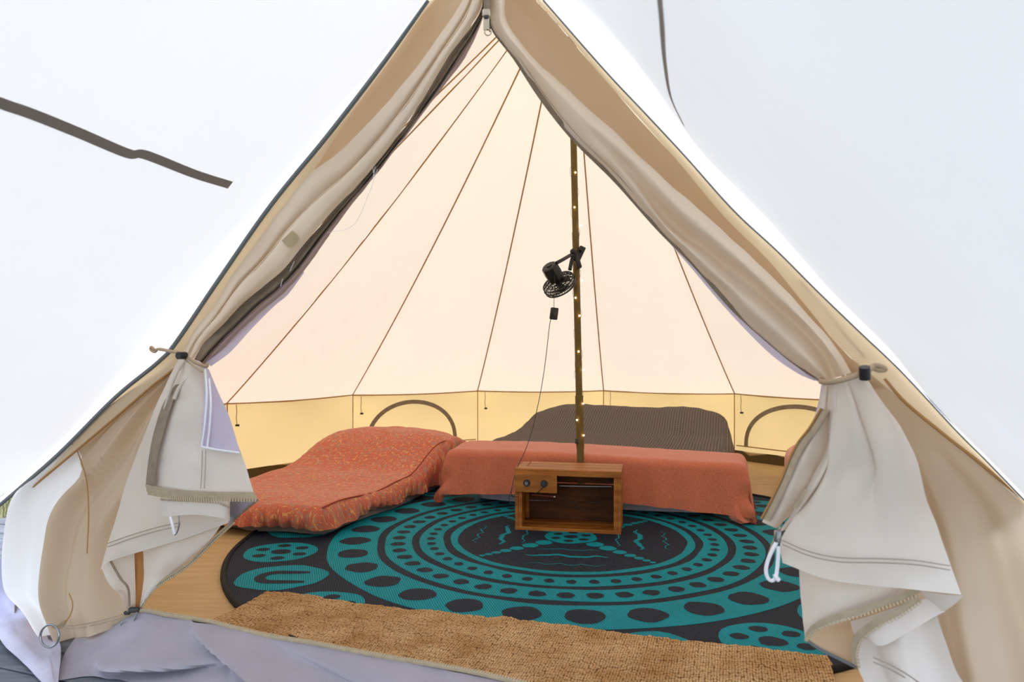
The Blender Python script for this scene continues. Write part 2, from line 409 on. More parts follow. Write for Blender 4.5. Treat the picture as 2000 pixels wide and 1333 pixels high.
# boards run along the door sill direction
ta = Vector((NY, -NX, 0)); tb = Vector((NX, NY, 0))
bw = .14
bm_proto = None
orig = Vector((CX, CY, 0))
for k in range(-34, 20):
    off = k*bw
    half = math.sqrt(max(0, 3.35**2-off**2)) if off > -2.2 else 2.7
    if k < -26: half = 2.9
    if half < .3: continue
    cpos = orig+tb*off
    mb = MB().box((cpos.x, cpos.y, -.03+random.uniform(-.002, .002)), (half*2, bw-.008, .04), (ta, tb, Vector((0, 0, 1))), bev=.003)
    mb.build('deck_board', M['deck'], deck, smooth=False)
# tent groundsheet
floor = thing('floor', kind='structure', loc=(CX, CY, 0))
ring = []
def wallpt(th, z, r=TR):
    a = math.radians(th); return Vector((CX+r*math.sin(a), CY+r*math.cos(a), z))
TH = [-118.4+25.71*i for i in range(12)]        # eave corners, back around to 164.4
BLf = P(105, 1300, 0); BLf.z = 0
fl = [wallpt(t, 0.003) for t in TH]
sill_L = Vector((-1.55, 2.46, .003)); sill_R = Vector((.95, 1.58, .003))
poly = fl+[Vector((.95, 1.62, .003)), Vector((-1.5, 2.50, .003))]
mb = MB(); mb.add(poly, [tuple(range(len(poly)))[::-1]]); mb.build('groundsheet', M['sheetf'], floor, smooth=False)

# ================================================================ walls and roof
def eave(th):
    z = EAVE
    return wallpt(th, z, TR-(.18 if th > 160 else 0))
peak = Vector((CX-.06, CY, PEAK))
apex = P(925, -130, 0.0)
ceil = thing('ceiling', kind='structure', loc=peak)
SAG = .085
def roofpt(a, b, s, t, sag=SAG, billow=.03):
    """a,b eave corners; s across 0..1; t up 0..1"""
    e = a.lerp(b, s); e.z -= .012*math.sin(PI*s)
    p = e.lerp(peak, t)
    axis = Vector((peak.x, peak.y, p.z)); d = axis-p
    if d.length > 1e-4:
        d.normalize(); p += d*(sag*math.sin(PI*min(1, t)**.85)+billow*math.sin(PI*s)*math.sin(PI*t)**.7*(1-t))
    return p
for i in range(len(TH)-1):
    a, b = eave(TH[i]), eave(TH[i+1])
    g = [[roofpt(a, b, x/12, y/28) for x in range(13)] for y in range(29)]
    sheet('roof_panel', None, M['roof'], ceil, g=g, wr=.006, wsc=2.2, seed=i)
for t in TH:
    a = eave(t)
    p = [roofpt(a, a, 0, y/30) for y in range(31)]
    p = [q-(q-Vector((peak.x, peak.y, q.z))).normalized()*.004 if (q-Vector((peak.x, peak.y, q.z))).length > .02 else q for q in p]
    MB().tube(p[:-1], .0048, 6).build('roof_seam', M['rseam'], ceil)
# front roof either side of the door: from the ridge down to the door's slanting edges
AL = [(925, -130), (835, 0), (745, 128), (640, 265), (530, 400), (430, 543), (345, 668), (310, 707), (225, 777), (120, 882), (35, 957), (-30, 1012)]
AR = [(925, -130), (1062, 0), (1182, 137), (1262, 222), (1342, 308), (1433, 410), (1519, 490), (1593, 564), (1678, 646), (1762, 726), (1868, 840), (1925, 897), (2010, 985)]
for side, th, A in ((0, TH[0], AL), (1, TH[-1], AR)):
    bl = toP(A); ev = eave(th)
    bl = resample(spline(bl, 40), 24)
    top = [roofpt(ev, ev, 0, 1-i/24) for i in range(25)]
    g = [[bl[x].lerp(top[x], y/14) - Vector((0, 0, .05*math.sin(PI*y/14))) for x in range(25)] for y in range(15)]
    sheet('roof_panel', None, M['roof'], ceil, g=g, wr=.006, wsc=2.2, seed=40+side)

walls = {'left': [0, 1, 2], 'back': [3, 4, 5], 'right': [6, 7, 8, 9, 10]}
def wp(i, s, z, inn=0.0):
    if i == 10: s *= .86
    a = wallpt(TH[i], 0); b = wallpt(TH[i+1], 0); p = a.lerp(b, s)
    c = Vector((CX, CY, 0))-p; c.normalize(); p = p+c*(inn+.03*(math.sin(PI*z/EAVE))*math.sin(PI*s)); p.z = z-(.012*math.sin(PI*s) if z > EAVE-.01 else 0); return p
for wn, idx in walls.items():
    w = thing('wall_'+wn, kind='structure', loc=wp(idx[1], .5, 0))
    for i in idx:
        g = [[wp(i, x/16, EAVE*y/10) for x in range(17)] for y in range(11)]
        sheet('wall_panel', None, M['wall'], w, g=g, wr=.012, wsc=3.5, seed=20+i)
        # tub edge of the groundsheet
        g = [[wp(i, x/8, .085*y/2, .018-.008*y) for x in range(9)] for y in range(3)]
        sheet('tub_edge', None, M['tub'], w, g=g)
        MB().tube([wp(i, 0.0, z, .012) for z in [EAVE*k/8 for k in range(9)]], .004, 6).build('wall_seam', M['seam'], w)
        MB().tube([wp(i, x/12, EAVE, .006) for x in range(13)], .0055, 6).build('eave_seam', M['seam'], w)
        # hanging toggle cord
        mb = MB(); tp = wp(i, .055, EAVE-.01, .02)
        q = [tp, tp+Vector((.004, 0, -.05)), tp+Vector((.0, 0, -.1)), tp+Vector((.008, 0, -.15))]
        c = MB().tube(spline(q, 10), .0032, 5).build('toggle_cord', M['cord'], w)
        MB().cyl(q[-1]+Vector((-.013, 0, 0)), q[-1]+Vector((.013, 0, 0)), .008, 8).build('toggle', M['black'], c)
# arched vent windows low in the wall
def vent(n, i, s0, s1, ztop, zb=.13):
    w = thing('window_%d' % n, kind='structure', loc=wp(i, (s0+s1)/2, 0))
    arc = []
    for k in range(31):
        a = PI*k/30; s = (s0+s1)/2-(s1-s0)/2*math.cos(a); z = zb+(ztop-zb)*math.sin(a)**.85
        arc.append(wp(i, s, z, .02))
    nrm = (Vector((CX, CY, 0))-wp(i, .5, 0)).normalized()
    ribbon('arch_tape', arc, .036, lambda p, t: nrm.cross(t), M['tape'], w, n=60)
    # flap cloth inside the arch
    bar = [wp(i, s, zb, .022) for s in (.02, .3, .6, .98)]
    MB().tube(spline(bar, 20), .005, 6).build('vent_seam', M['seam'], w)
    v = [wp(i, s0+(s1-s0)*.66, z, .026) for z in (zb-.1, zb, zb+.06)]
    MB().tube(v, .005, 6).build('vent_tie', M['cord'], w)
    return w
vent(1, 3, .10, .80, .50)
vent(2, 6, .10, .92, .50)

# ================================================================ door surround
dl = thing('wall_front_left', kind='structure', loc=P(60, 1200))
dr = thing('wall_front_right', kind='structure', loc=P(1900, 1300))
# cream edge strips just inside the slanting edge
sheet('edge_strip', [[(912, -60, .02), (925, -60, .0)], [(835, 0, .01), (845, 5, .0)], [(745, 128, .01), (775, 100, .0)], [(640, 265, .01), (678, 234, 0)], [(530, 400, .01), (575, 390, 0)],
    [(430, 543, .01), (478, 520, 0)], [(345, 668, .01), (385, 650, 0)], [(310, 707, .01), (352, 708, 0)], [(225, 777, .01), (250, 792, 0)], [(120, 882, .01), (140, 888, 0)], [(35, 957, .01), (48, 965, 0)]],
    M['cream'], dl, nu=8, nv=60)
sheet('edge_strip', [[(930, -125, .01), (925, -110, 0)], [(1062, 0, .01), (1054, 8, .0)], [(1182, 137, .01), (1172, 145, 0)], [(1262, 222, .01), (1250, 232, .0)], [(1342, 308, .01), (1328, 320, 0)], [(1433, 410, .01), (1415, 424, 0)],
    [(1519, 490, .01), (1500, 508, 0)], [(1593, 564, .01), (1566, 588, 0)], [(1678, 646, .01), (1645, 682, 0)], [(1762, 726, .01), (1730, 756, 0)], [(1868, 840, .01), (1848, 856, .0)], [(1925, 897, .01), (1915, 903, 0)], [(2010, 985, .01), (2005, 990, .0)]],
    M['cream'], dr, nu=8, nv=60)
line('piping', [(u, v, .016) for u, v in AL[1:]], .0075, M['pipe'], dl, n=80)
line('piping', [(u, v, .014) for u, v in AR[1:]], .0035, M['pipe'], dr, n=80)
# tan backing panels
sheet('backing_panel', [[(915, -60, -.02), (930, -60, -.03), (945, -60, -.03)], [(838, 2, -.01), (880, 2, -.04), (930, 10, -.03)], [(765, 110, -.01), (815, 120, -.04), (870, 125, -.02)], [(668, 240, -.01), (720, 240, -.035), (790, 240, -.02)],
    [(565, 390, -.01), (600, 385, -.03), (640, 385, -.03)], [(470, 520, -.01), (500, 515, -.03), (535, 515, -.03)], [(378, 650, -.01), (392, 655, -.03), (405, 662, -.03)], [(330, 712, -.01), (345, 715, -.03), (365, 718, -.03)]],
    M['back'], dl, nu=14, nv=50, wr=.006, wsc=6)
sheet('backing_panel', [[(935, -110, -.02), (945, -70, -.03), (955, -60, -.03)], [(1054, 8, -.01), (1025, 25, -.045), (985, 40, -.03)], [(1172, 145, -.01), (1125, 170, -.05), (1075, 190, -.03)], [(1328, 320, -.01), (1280, 345, -.05), (1230, 375, -.03)],
    [(1500, 508, -.01), (1455, 540, -.045), (1400, 560, -.03)], [(1566, 588, -.01), (1545, 620, -.045), (1500, 650, -.03)], [(1645, 682, -.01), (1635, 700, -.04), (1620, 715, -.03)], [(1730, 756, -.01), (1700, 760, -.03), (1670, 745, -.03)]],
    M['back'], dr, nu=14, nv=50, wr=.006, wsc=6)
# outer door wall, left: below the slanting edge down to the sill
def foldsL(a, b): return .034*math.sin(a*17+1.2)*(1-.4*b)*(.25+.75*b)+.01*math.sin(a*31+b*2)
gside = grid([
    [(340, 712, -.02), (352, 715, -.03), (365, 715, -.03), (380, 720, -.03)],
    [(225, 788, -.01), (262, 800, -.02), (300, 810, -.04), (340, 815, -.05)],
    [(120, 890, -.01), (180, 900, -.03), (245, 915, -.05), (310, 930, -.06)],
    [(40, 964, .0), (105, 985, -.01), (175, 1010, -.03), (250, 1030, -.06)],
    [(20, 1060, .02), (85, 1075, .02), (150, 1090, .0), (235, 1105, -.03)],
    [(22, 1145, .04), (80, 1160, .05), (140, 1170, .03), (245, 1160, .0)],
    [(60, 1190, .05), (100, 1215, .06), (150, 1213, .05), (260, 1190, .02)],
    [(90, 1238, .06), (115, 1250, .07), (160, 1246, .06), (262, 1216, .03)]], 60, 60)
for j, row in enumerate(gside):
    for i, p in enumerate(row): row[i] = p+DN*(foldsL(i/60, j/60)+.004*noise.noise(p*9))
def subgrid(g, lo, hi, nu, j0=0):
    out = []
    for j in range(j0, len(g)):
        a, b = lo(j/(len(g)-1)), hi(j/(len(g)-1)); r_ = []
        for i in range(nu+1):
            x = (a+(b-a)*i/nu)*(len(g[0])-1); k = min(int(x), len(g[0])-2); r_.append(g[j][k].lerp(g[j][k+1], x-k))
        out.append(r_)
    return out
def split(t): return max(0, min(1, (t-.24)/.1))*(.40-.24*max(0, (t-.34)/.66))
sheet('door_side_panel', None, M['side'], dl, g=subgrid(gside, split, lambda t: 1, 60))
sheet('daylit_side_panel', None, M['single'], dl, g=subgrid(gside, lambda t: 0, split, 24, 15))  # outer part of the side panel, daylight painted by a whiter colour
line('side_seam', [(148, 872, .0), (168, 935, -.01), (173, 1000, .0), (170, 1082, .02)], .0022, M['seam'], dl)
line('slit_shadow_line', [(352, 712, .0), (300, 752, .0), (250, 795, .0), (150, 880, .0), (60, 955, .0)], .004, M['seam'], dl)  # brown tube standing in for the shadow in the slit
line('hem_stitch', [(112, 1222, .075), (150, 1222, .075), (200, 1212, .065), (242, 1200, .055)], .0012, M['stitch'], dl)
line('hem_stitch', [(112, 1228, .075), (150, 1228, .075), (200, 1218, .065), (244, 1206, .055)], .0012, M['stitch'], dl)
# outer door wall, right
def foldsR(a, b): return (.045*math.sin(a*15+.5)+.012*math.sin(a*33))*max(0, b-.25)**.8
sheet('door_side_panel', [
    [(1660, 700, -.03), (1690, 722, -.02), (1735, 760, -.01)],
    [(1680, 790, -.05), (1740, 810, -.04), (1800, 815, -.01)],
    [(1720, 880, -.07), (1800, 890, -.05), (1895, 890, -.01)],
    [(1750, 980, -.09), (1850, 990, -.06), (1995, 975, -.01)],
    [(1760, 1090, -.09), (1880, 1090, -.06), (2060, 1070, -.01)],
    [(1760, 1200, -.09), (1900, 1210, -.04), (2110, 1190, .02)],
    [(1770, 1330, -.07), (1930, 1340, -.01), (2160, 1330, .05)],
    [(1790, 1480, -.03), (1960, 1480, .03), (2200, 1480, .08)]],
    M['side'], dr, nu=60, nv=60, wr=.004, wsc=9, folds=foldsR)
line('slit_binding', [(1564, 547, .003), (1610, 600, -.002), (1650, 652, .0), (1690, 698, .0)], .0035, M['seam'], dr)
line('slit_binding', [(1728, 740, .0), (1768, 786, .0), (1839, 845, .0), (1896, 890, .0), (1990, 968, .0)], .004, M['seam'], dr)
# side walls joining the door wall to the ring
for nm, a0, th, w in (('door_return_panel', P(28, 1010), TH[0], dl),):
    b0 = wallpt(th, 0)
    g = [[Vector(((a0.x*(1-x/6)+b0.x*x/6), (a0.y*(1-x/6)+b0.y*x/6), (EAVE-.1)*y/4)) for x in range(7)] for y in range(5)]
    sheet(nm, None, M['side'], w, g=g)
# pale tub corner outside on the left
sheet('tub_corner', [
    [(-40, 1095, -.1), (0, 1090, -.02), (14, 1088, .02), (19, 1100, .04)],
    [D(-30, 1180, 2.70), D(10, 1170, 2.72), P(35, 1165, .0), P(60, 1188, -.01)],
    [D(0, 1250, 2.36), D(35, 1240, 2.38), D(70, 1230, 2.48), P(95, 1240, .02)],
    [G(50, 1300, .004), D(78, 1298, 2.18), D(98, 1280, 2.24), D(118, 1262, 2.32)],
    [G(96, 1350, .002), G(102, 1350, .004), G(107, 1347, .006), G(113, 1342, .004)]],
    M['pvcw'], dl, nu=24, nv=30, wr=.006, wsc=12)
# sill
ZL = [(150, 1243, .03), (215, 1225, .03), (272, 1197, .02), (330, 1205, .02), (400, 1216, .02), (470, 1233, .02), (530, 1247, .02), (600, 1258, .02), (680, 1273, .02), (760, 1288, .02), (850, 1303, .02), (930, 1318, .02), (1050, 1345, .02), (1250, 1390, .02), (1600, 1480, .02)]
sill_top = spline(toP(ZL), 160)
sill_bot = resample(spline([G(112, 1327), G(180, 1319), G(262, 1336), G(420, 1365), G(800, 1430), G(1600, 1640)], 80), 160)
rows = []
for k in range(25):
    t = k/24; r = []
    for i, p in enumerate(sill_top):
        q = p.lerp(sill_bot[i], t)+DN*(.02*math.sin(PI*t)); q.z = p.z*(1-t)+(-.004)*t
        sx = i/160
        def rdg(x0, t0, x1, t1, w, am):
            dx, dt = x1-x0, (t1-t0)*.25; l = math.hypot(dx, dt); u_ = ((p.x-x0)*dx+(t*.25-t0*.25)*dt)/l/l
            dd = ((p.x-x0)*dt-(t*.25-t0*.25)*dx)/l; en = max(0, 1-abs(2*min(1.3, max(-.3, u_))-1)**4)
            return am*math.exp(-(dd/w)**2)*en
        q += DN*(.03*math.sin(PI*t)*noise.noise(Vector((sx*9, t*2, 1))))
        q += DN*sst(.0, .07, sx)*(rdg(-1.02, .0, -.70, .8, .035, .05)+rdg(-1.36, .75, -.95, .5, .03, .045)-rdg(-1.34, .95, -.92, .55, .022, .06)-rdg(-.80, .1, -.40, .9, .04, .03)+rdg(-.2, .1, .2, .8, .05, .03))
        r.append(q)
    rows.append(r)
gs = rows
o = sheet('sill_sheet', None, M['pvc'], floor, g=gs, wr=.006, wsc=7, seed=4)
# inner face of the sill
rows = []
for k in range(4):
    t = k/3; r = []
    for p in sill_top:
        q = p-DN*(.05*t); q.z = p.z*(1-t)+.004*t; r.append(q)
    rows.append(r)
sheet('sill_inner', None, M['sheetf'], floor, g=rows)
zt = [p+Vector((0, 0, .004)) for p in sill_top]
ztape = MB().tube(zt, .0065, 6).build('sill_zip', M['tapel'], floor)
teeth('zip_teeth', [p+Vector((0, 0, .008)) for p in sill_top[::8]], ztape, sp=.008, size=(.004, .007, .009))
# wrinkle ridges on the sill face
# ================================================================ awning
awn = thing('awning', 'white canvas porch awning sloping down on both sides of the entrance, overhead', 'awning', loc=apex)
OL = [(935, -150), (838, -14), (742, 112), (630, 250), (500, 410), (390, 545), (290, 675), (200, 775), (100, 880), (20, 955), (-40, 1008)]
OR = [(935, -150), (1118, -5), (1250, 135), (1370, 298), (1500, 432), (1600, 545), (1680, 628), (1745, 694), (1812, 778), (1870, 839), (1928, 896), (2015, 982)]
bvh = {}
for nm, A, fl in (('left', OL, Vector((-.22, 0, -.02))), ('right', OR, Vector((.10, 0, -.02)))):
    b = resample(spline([P(u, v, .035) for u, v in A], 60), 60)
    L = 2.5
    g = []
    for j in range(41):
        t = j/40
        g.append([b[i]+(DN+fl*(i/60))*L*t for i in range(61)])
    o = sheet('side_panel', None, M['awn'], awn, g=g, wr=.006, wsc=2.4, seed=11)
    me = o.data; base = world_loc(awn)
    bvh[nm] = BVHTree.FromPolygons([tuple(v.co+base) for v in me.vertices], [tuple(p.vertices) for p in me.polygons])
def on_awn(side, u, v, inn=.004):
    d = D(u, v, 1)-Vector((0, 0, H)); d.normalize()
    h = bvh[side].ray_cast(Vector((0, 0, H)), d)
    if h[0] is None: return None
    return h[0]-d*inn
def awn_seam(side, pts, width, mm):
    q = []
    for (u, v) in pts:
        p = on_awn(side, u, v)
        if p: q.append(p)
    if len(q) < 2: print('SEAM MISS', side); return
    n = 120; p = spline(q, n); vs = []
    # ribbon lies on the canvas: side vector perpendicular to seam in the canvas plane
    for i, a in enumerate(p):
        t = (p[min(i+1, n)]-p[max(i-1, 0)]).normalized()
        nn = bvh[side].find_nearest(a)[1]; s = nn.cross(t).normalized()*width/2
        vs += [a-s, a+s]
    MB().add(vs, [(2*i, 2*i+1, 2*i+3, 2*i+2) for i in range(n)]).build('seam_tape', mm, awn)
awn_seam('left', [(-900, -160), (-400, 44), (-30, 190), (60, 222), (150, 258), (250, 300), (285, 303), (380, 340), (450, 362), (524, 379)], .026, M['sgrey'])
awn_seam('right', [(1262, -420), (1278, -180), (1285, -40), (1292, 40), (1298, 120), (1310, 190), (1335, 245), (1362, 290)], .014, M['sgrey'])
# edge flaps, strong sun put into their white colour
def midrow(A, B, n=40, ea=.03, eb=.018):
    a = resample(spline([P(u, v, ea) for u, v in A], 60), n); b = resample(spline([P(u, v, eb) for u, v in B], 60), n)
    return [[a[i].lerp(b[i], k/4) for k in range(5)] for i in range(n+1)]
sheet('edge_flap', None, M['trimw'], awn, g=midrow(OL[1:], AL[1:]))
sheet('edge_flap', None, M['trimw'], awn, g=midrow(OR[1:], AR[1:]))

# ================================================================ left door flap
lf = thing('door_flap', 'left canvas door flap, gathered and tied back, with a pale mesh triangle', 'door flap', loc=P(360, 700))
LU = [
 [(912, -60), (922, -60), (930, -60), (938, -60), (943, -60), (950, -60)],
 [(902, 0), (912, 6), (920, 10), (930, 16), (938, 20), (947, 26)],
 [(842, 92), (853, 99), (862, 104), (870, 108), (876, 110), (905, 116)],
 [(754, 203), (770, 212), (782, 220), (795, 226), (803, 229), (822, 229)],
 [(662, 297), (682, 312), (697, 322), (712, 330), (722, 334), (744, 330)],
 [(595, 350), (612, 366), (630, 380), (652, 390), (665, 396), (690, 395)],
 [(532, 427), (548, 442), (566, 445), (592, 455), (606, 462), (636, 470)],
 [(492, 482), (506, 502), (518, 505), (540, 516), (556, 524), (598, 524)],
 [(462, 524), (466, 545), (474, 552), (498, 556), (514, 560), (560, 568)],
 [(430, 575), (437, 590), (446, 588), (462, 590), (474, 592), (524, 598)],
 [(408, 610), (414, 622), (422, 622), (430, 628), (437, 632), (480, 637)],
 [(375, 652), (382, 660), (388, 661), (394, 666), (400, 668), (440, 678)],
 [(355, 690), (362, 695), (368, 697), (374, 700), (379, 702), (402, 714)]]
E5 = [.00, .034, .014, .046, .035]
rows = [[(r[i][0], r[i][1], E5[i]*(1 if k < 11 else .5)) for i in range(5)] for k, r in enumerate(LU)]
outer = [[(q[0][0], q[0][1], .0), (q[1][0], q[1][1], .022), (q[2][0], q[2][1], .008), (q[2][0]*.6+q[3][0]*.4, q[2][1]*.6+q[3][1]*.4, -.015)] for q in LU]
sheet('outer_fold', outer, M['flapw'], lf, nu=20, nv=110, wr=.005, wsc=9)
inner = []
for k, q in enumerate(LU):
    f_ = 1 if k < 11 else .5
    inner.append([(q[2][0], q[2][1], .030*f_), (q[2][0]*.75+q[3][0]*.25, q[2][1]*.75+q[3][1]*.25, .050*f_), (q[3][0], q[3][1], .052*f_), (q[4][0], q[4][1], .034*f_)])
sheet('inner_fold', inner, M['flapw'], lf, nu=20, nv=110, wr=.004, wsc=8)
line('fold_hem', [(q[2][0], q[2][1], .032*(1 if k < 11 else .5)) for k, q in enumerate(LU)], .0022, M['flapw'], lf, n=110)
rows = []; rows2 = []
for k, q in enumerate(LU):
    a, b = q[4], q[5]; e0 = .034*(1 if k < 11 else .5)
    mx_ = lambda t, e: (a[0]*(1-t)+b[0]*t, a[1]*(1-t)+b[1]*t, e)
    rows.append([mx_(0, e0), mx_(.2, .012), mx_(.42, .010), mx_(.6, -.008)])
    rows2.append([mx_(.55, -.02), mx_(.75, -.004), mx_(1, -.02)])
sheet('zip_binding', rows, M['tape'], lf, nu=14, nv=110, wr=.004, wsc=14)  # zip tape; towards the tie its taupe stands in for shaded canvas
sheet('net_binding', rows2, M['mauve'], lf, nu=8, nv=110, wr=.004, wsc=12)
line('zip_cord', [(r[4][0]*.42+r[5][0]*.58, r[4][1]*.42+r[5][1]*.58, .0) for r in LU], .0028, M['dgrey'], lf, n=120)
sheet('mosquito_net', [[(592, 530, -.03), (594, 533, -.04)], [(545, 570, -.03), (562, 576, -.04)], [(520, 592, -.03), (536, 598, -.04)], [(470, 635, -.03), (492, 642, -.04)], [(425, 680, -.02), (450, 688, -.03)], [(398, 706, -.01), (412, 716, -.01)]], M['net'], lf, nu=6, nv=30)
sheet('repair_patch', [[(550, 470, .062), (571, 450, .064)], [(557, 478, .063), (578, 458, .064)], [(566, 485, .062), (585, 465, .060)]], M['patch'], lf, nu=4, nv=6)
# below the tie
sheet('back_skirt', [
 [(352, 698, .01), (365, 702, .02), (380, 706, .02), (395, 712, .0)],
 [(328, 745, .02), (352, 760, .05), (380, 762, .04), (410, 765, .0)],
 [(302, 803, .04), (335, 820, .05), (380, 830, .04), (425, 830, .0)],
 [(272, 875, .05), (320, 890, .05), (380, 900, .04), (440, 900, .0)],
 [(245, 945, .06), (305, 955, .05), (375, 965, .03), (452, 950, .0)],
 [(222, 1030, .07), (290, 1020, .06), (370, 1012, .03), (452, 990, .0)],
 [(197, 1114, .08), (222, 1094, .075), (350, 1056, .03), (452, 1020, .0)]],
 M['flap'], lf, nu=40, nv=50, wr=.006, wsc=7)
for dv in (0, 7):
    line('hem_stitch', [(210, 1062+dv, .085), (255, 1046+dv, .075), (310, 1030+dv, .062), (350, 1022+dv, .05)], .0012, M['stitch'], lf)
sheet('front_panel', [
 [(358, 700, .04), (372, 702, .05), (388, 706, .05), (402, 714, .03)],
 [(345, 745, .07), (368, 740, .095), (392, 740, .075), (414, 745, .04)],
 [(325, 790, .085), (355, 790, .105), (395, 790, .10), (436, 790, .05)],
 [(308, 850, .095), (350, 850, .11), (400, 852, .10), (458, 850, .06)],
 [(299, 905, .10), (350, 908, .115), (405, 912, .11), (480, 912, .07)],
 [(295, 950, .10), (350, 958, .12), (410, 962, .115), (495, 962, .08)]],
 M['flap'], lf, nu=36, nv=40, wr=.006, wsc=11)
sheet('side_binding', [[(342, 752, .085), (352, 750, .095)], [(318, 790, .10), (336, 790, .11)], [(299, 850, .108), (318, 850, .116)], [(289, 905, .112), (305, 905, .12)], [(284, 952, .112), (302, 955, .12)]], M['tape'], lf, nu=5, nv=30)
ztp = sheet('bottom_zip_tape', [[(284, 945, .118), (300, 950, .124), (350, 957, .135), (410, 961, .13), (496, 962, .098)], [(287, 962, .118), (300, 966, .124), (350, 971, .135), (410, 974, .13), (504, 975, .098)]], M['tapel'], lf, nu=40, nv=4)
teeth('zip_teeth', [(288, 964, .122), (320, 970, .13), (370, 975, .138), (430, 977, .13), (502, 978, .102)], ztp, sp=.0085, size=(.004, .008, .004))
sheet('mesh_window', [[(399, 718, .075), (402, 718, .07), (408, 722, .055)], [(399, 770, .098), (412, 768, .09), (427, 768, .068)], [(395, 820, .115), (420, 820, .105), (448, 815, .075)], [(392, 872, .116), (425, 878, .108), (469, 884, .082)]], M['net'], lf, nu=12, nv=24)
for a in ([(401, 722, .085), (404, 770, .108), (400, 830, .122), (394, 872, .122)], [(409, 740, .085), (412, 790, .112), (409, 840, .118), (405, 874, .12)], [(393, 873, .122), (425, 879, .115), (468, 885, .088)]):
    line('mesh_window_tape', a, .0032, M['white'], lf)
for du in (0, 7): line('panel_stitch', [(395+du, 880, .12), (394+du, 920, .125), (392+du, 955, .13)], .001, M['stitch'], lf)
for a in ([(400, 714, .03), (372, 735, .085), (352, 755, .1), (340, 780, .11)], [(362, 702, .05), (345, 730, .09), (332, 765, .1), (322, 800, .1)]):
    line('gather_fold', a, .0055, M['flap'], lf)
# rolled cuff below the front panel
cuff = []
for k in range(5):
    v0 = 972+k*9
    cuff.append([(315, v0, .085), (330, v0+1, .115), (380, v0+(-1)*k*.5, .13), (430, v0+2+k*.5, .12), (449, v0+4+k*1.5, .09), (440, v0+2, .05)])
cf = sheet('rolled_cuff', cuff, M['flap'], lf, nu=36, nv=12)
teeth('zip_teeth', [(314, 976, .092), (340, 978, .128), (380, 980, .138), (425, 983, .13), (448, 992, .1)], cf, sp=.0085, size=(.004, .006, .004))
sheet('panel_underside', [[(450, 975, .04), (475, 976, .06), (502, 976, .09)], [(448, 1000, .04), (465, 997, .05), (482, 990, .07)], [(446, 1026, .03), (452, 1020, .03), (458, 1015, .04)]], M['pvc'], lf, nu=8, nv=10)
line('underside_zip', [(503, 977, .09), (480, 995, .07), (455, 1018, .045)], .004, M['tape'], lf)
pl = MB().tube(spline(toP([(333, 1010, .12), (337, 1025, .125), (341, 1044, .125)]), 8), .0045, 6).build('pull_tab', M['white'], lf)
line('pull_ring', [(349, 1008, .12), (350, 1025, .12), (346, 1040, .12), (341, 1046, .125)], .002, M['steel'], lf)
# low inner pieces beneath the skirt
sheet('inner_gusset', [[(198, 1110, .06), (222, 1085, .04), (262, 1070, .0)], [(212, 1140, .06), (238, 1135, .03), (264, 1130, .0)], [(235, 1165, .05), (250, 1165, .02), (265, 1165, .0)], [(250, 1195, .04), (256, 1196, .02), (264, 1196, .0)]], M['flap'], lf, nu=12, nv=20, wr=.005, wsc=12)
line('gusset_zip', [(215, 1095, .055), (235, 1130, .05), (250, 1150, .04), (253, 1185, .035)], .004, M['tape'], lf)
sheet('brown_strip', [[(262, 1070, -.012), (284, 1060, -.012)], [(262, 1130, -.01), (281, 1125, -.01)], [(262, 1195, .0), (272, 1195, .0)]], mat('brown_webbing', (170, 118, 66), bump=.3), lf, nu=4, nv=10)
sheet('inner_skirt', [[(275, 1055, .0), (330, 1035, .01), (390, 1020, .0), (450, 1000, -.02)], [(281, 1110, .0), (318, 1100, .02), (360, 1085, .0), (405, 1062, -.02)], [(280, 1145, .0), (300, 1135, .01), (325, 1125, .0), (350, 1112, -.02)], [(272, 1192, .01), (276, 1185, .01), (284, 1172, .0), (292, 1158, -.01)]], M['flap'], lf, nu=24, nv=24, wr=.005, wsc=12)
zz = [(455, 1018, -.015), (415, 1055, -.015), (365, 1104, -.01), (310, 1140, .0), (283, 1168, .005), (273, 1195, .01)]
zc = line('edge_zip', zz, .0045, M['tapel'], lf, n=60)
teeth('zip_teeth', [(u+3, v+3, e) for u, v, e in zz], zc, sp=.008, size=(.004, .006, .005))
# zip sliders at the corner
sl_ = MB(); sl_.box(P(262, 1192, .03), (.035, .014, .016), bev=.003); sl_.box(P(248, 1198, .035), (.02, .012, .012), bev=.003)
so_ = sl_.build('zip_slider', M['dgrey'], lf)
line('slider_pull', [(268, 1196, .04), (263, 1212, .045), (259, 1224, .045)], .0028, M['steel'], lf)
MB().torus(P(243, 1222, .045), (0, 1, 0), .011, .002).build('slider_ring', M['steel'], lf)
line('loose_thread', [(737, 330, .03), (720, 380, .03), (690, 440, .03), (640, 455, .03)], .0006, M['white'], lf)
for q in ([(733, 325, .03), (728, 350, .03)], [(727, 322, .03), (731, 345, .03)], [(575, 510, .03), (566, 530, .03)], [(552, 545, .03), (548, 560, .03)]):
    line('loose_thread', q, .0008, M['white'], lf, n=6)

# guy ring at the left foot
rg = thing('guy_ring', 'grey metal ring on a canvas tab at the foot of the left door wall', 'ring', loc=P(97, 1245, .1))
MB().torus(D(97, 1243, 2.25), (-.2, -1, .15), .034, .0035, n=32).build('ring', M['steel'], rg)
sheet('webbing_tab', [[P(122, 1213, .10), P(133, 1210, .10)], [D(112, 1222, 2.36), D(124, 1226, 2.36)], [D(98, 1226, 2.25), D(110, 1230, 2.25)]], M['tapel'], rg, nu=4, nv=8)
line('tab_cord', [(135, 1160, .09), (142, 1180, .10), (138, 1200, .10), (125, 1220, .105)], .0018, M['seam'], rg)

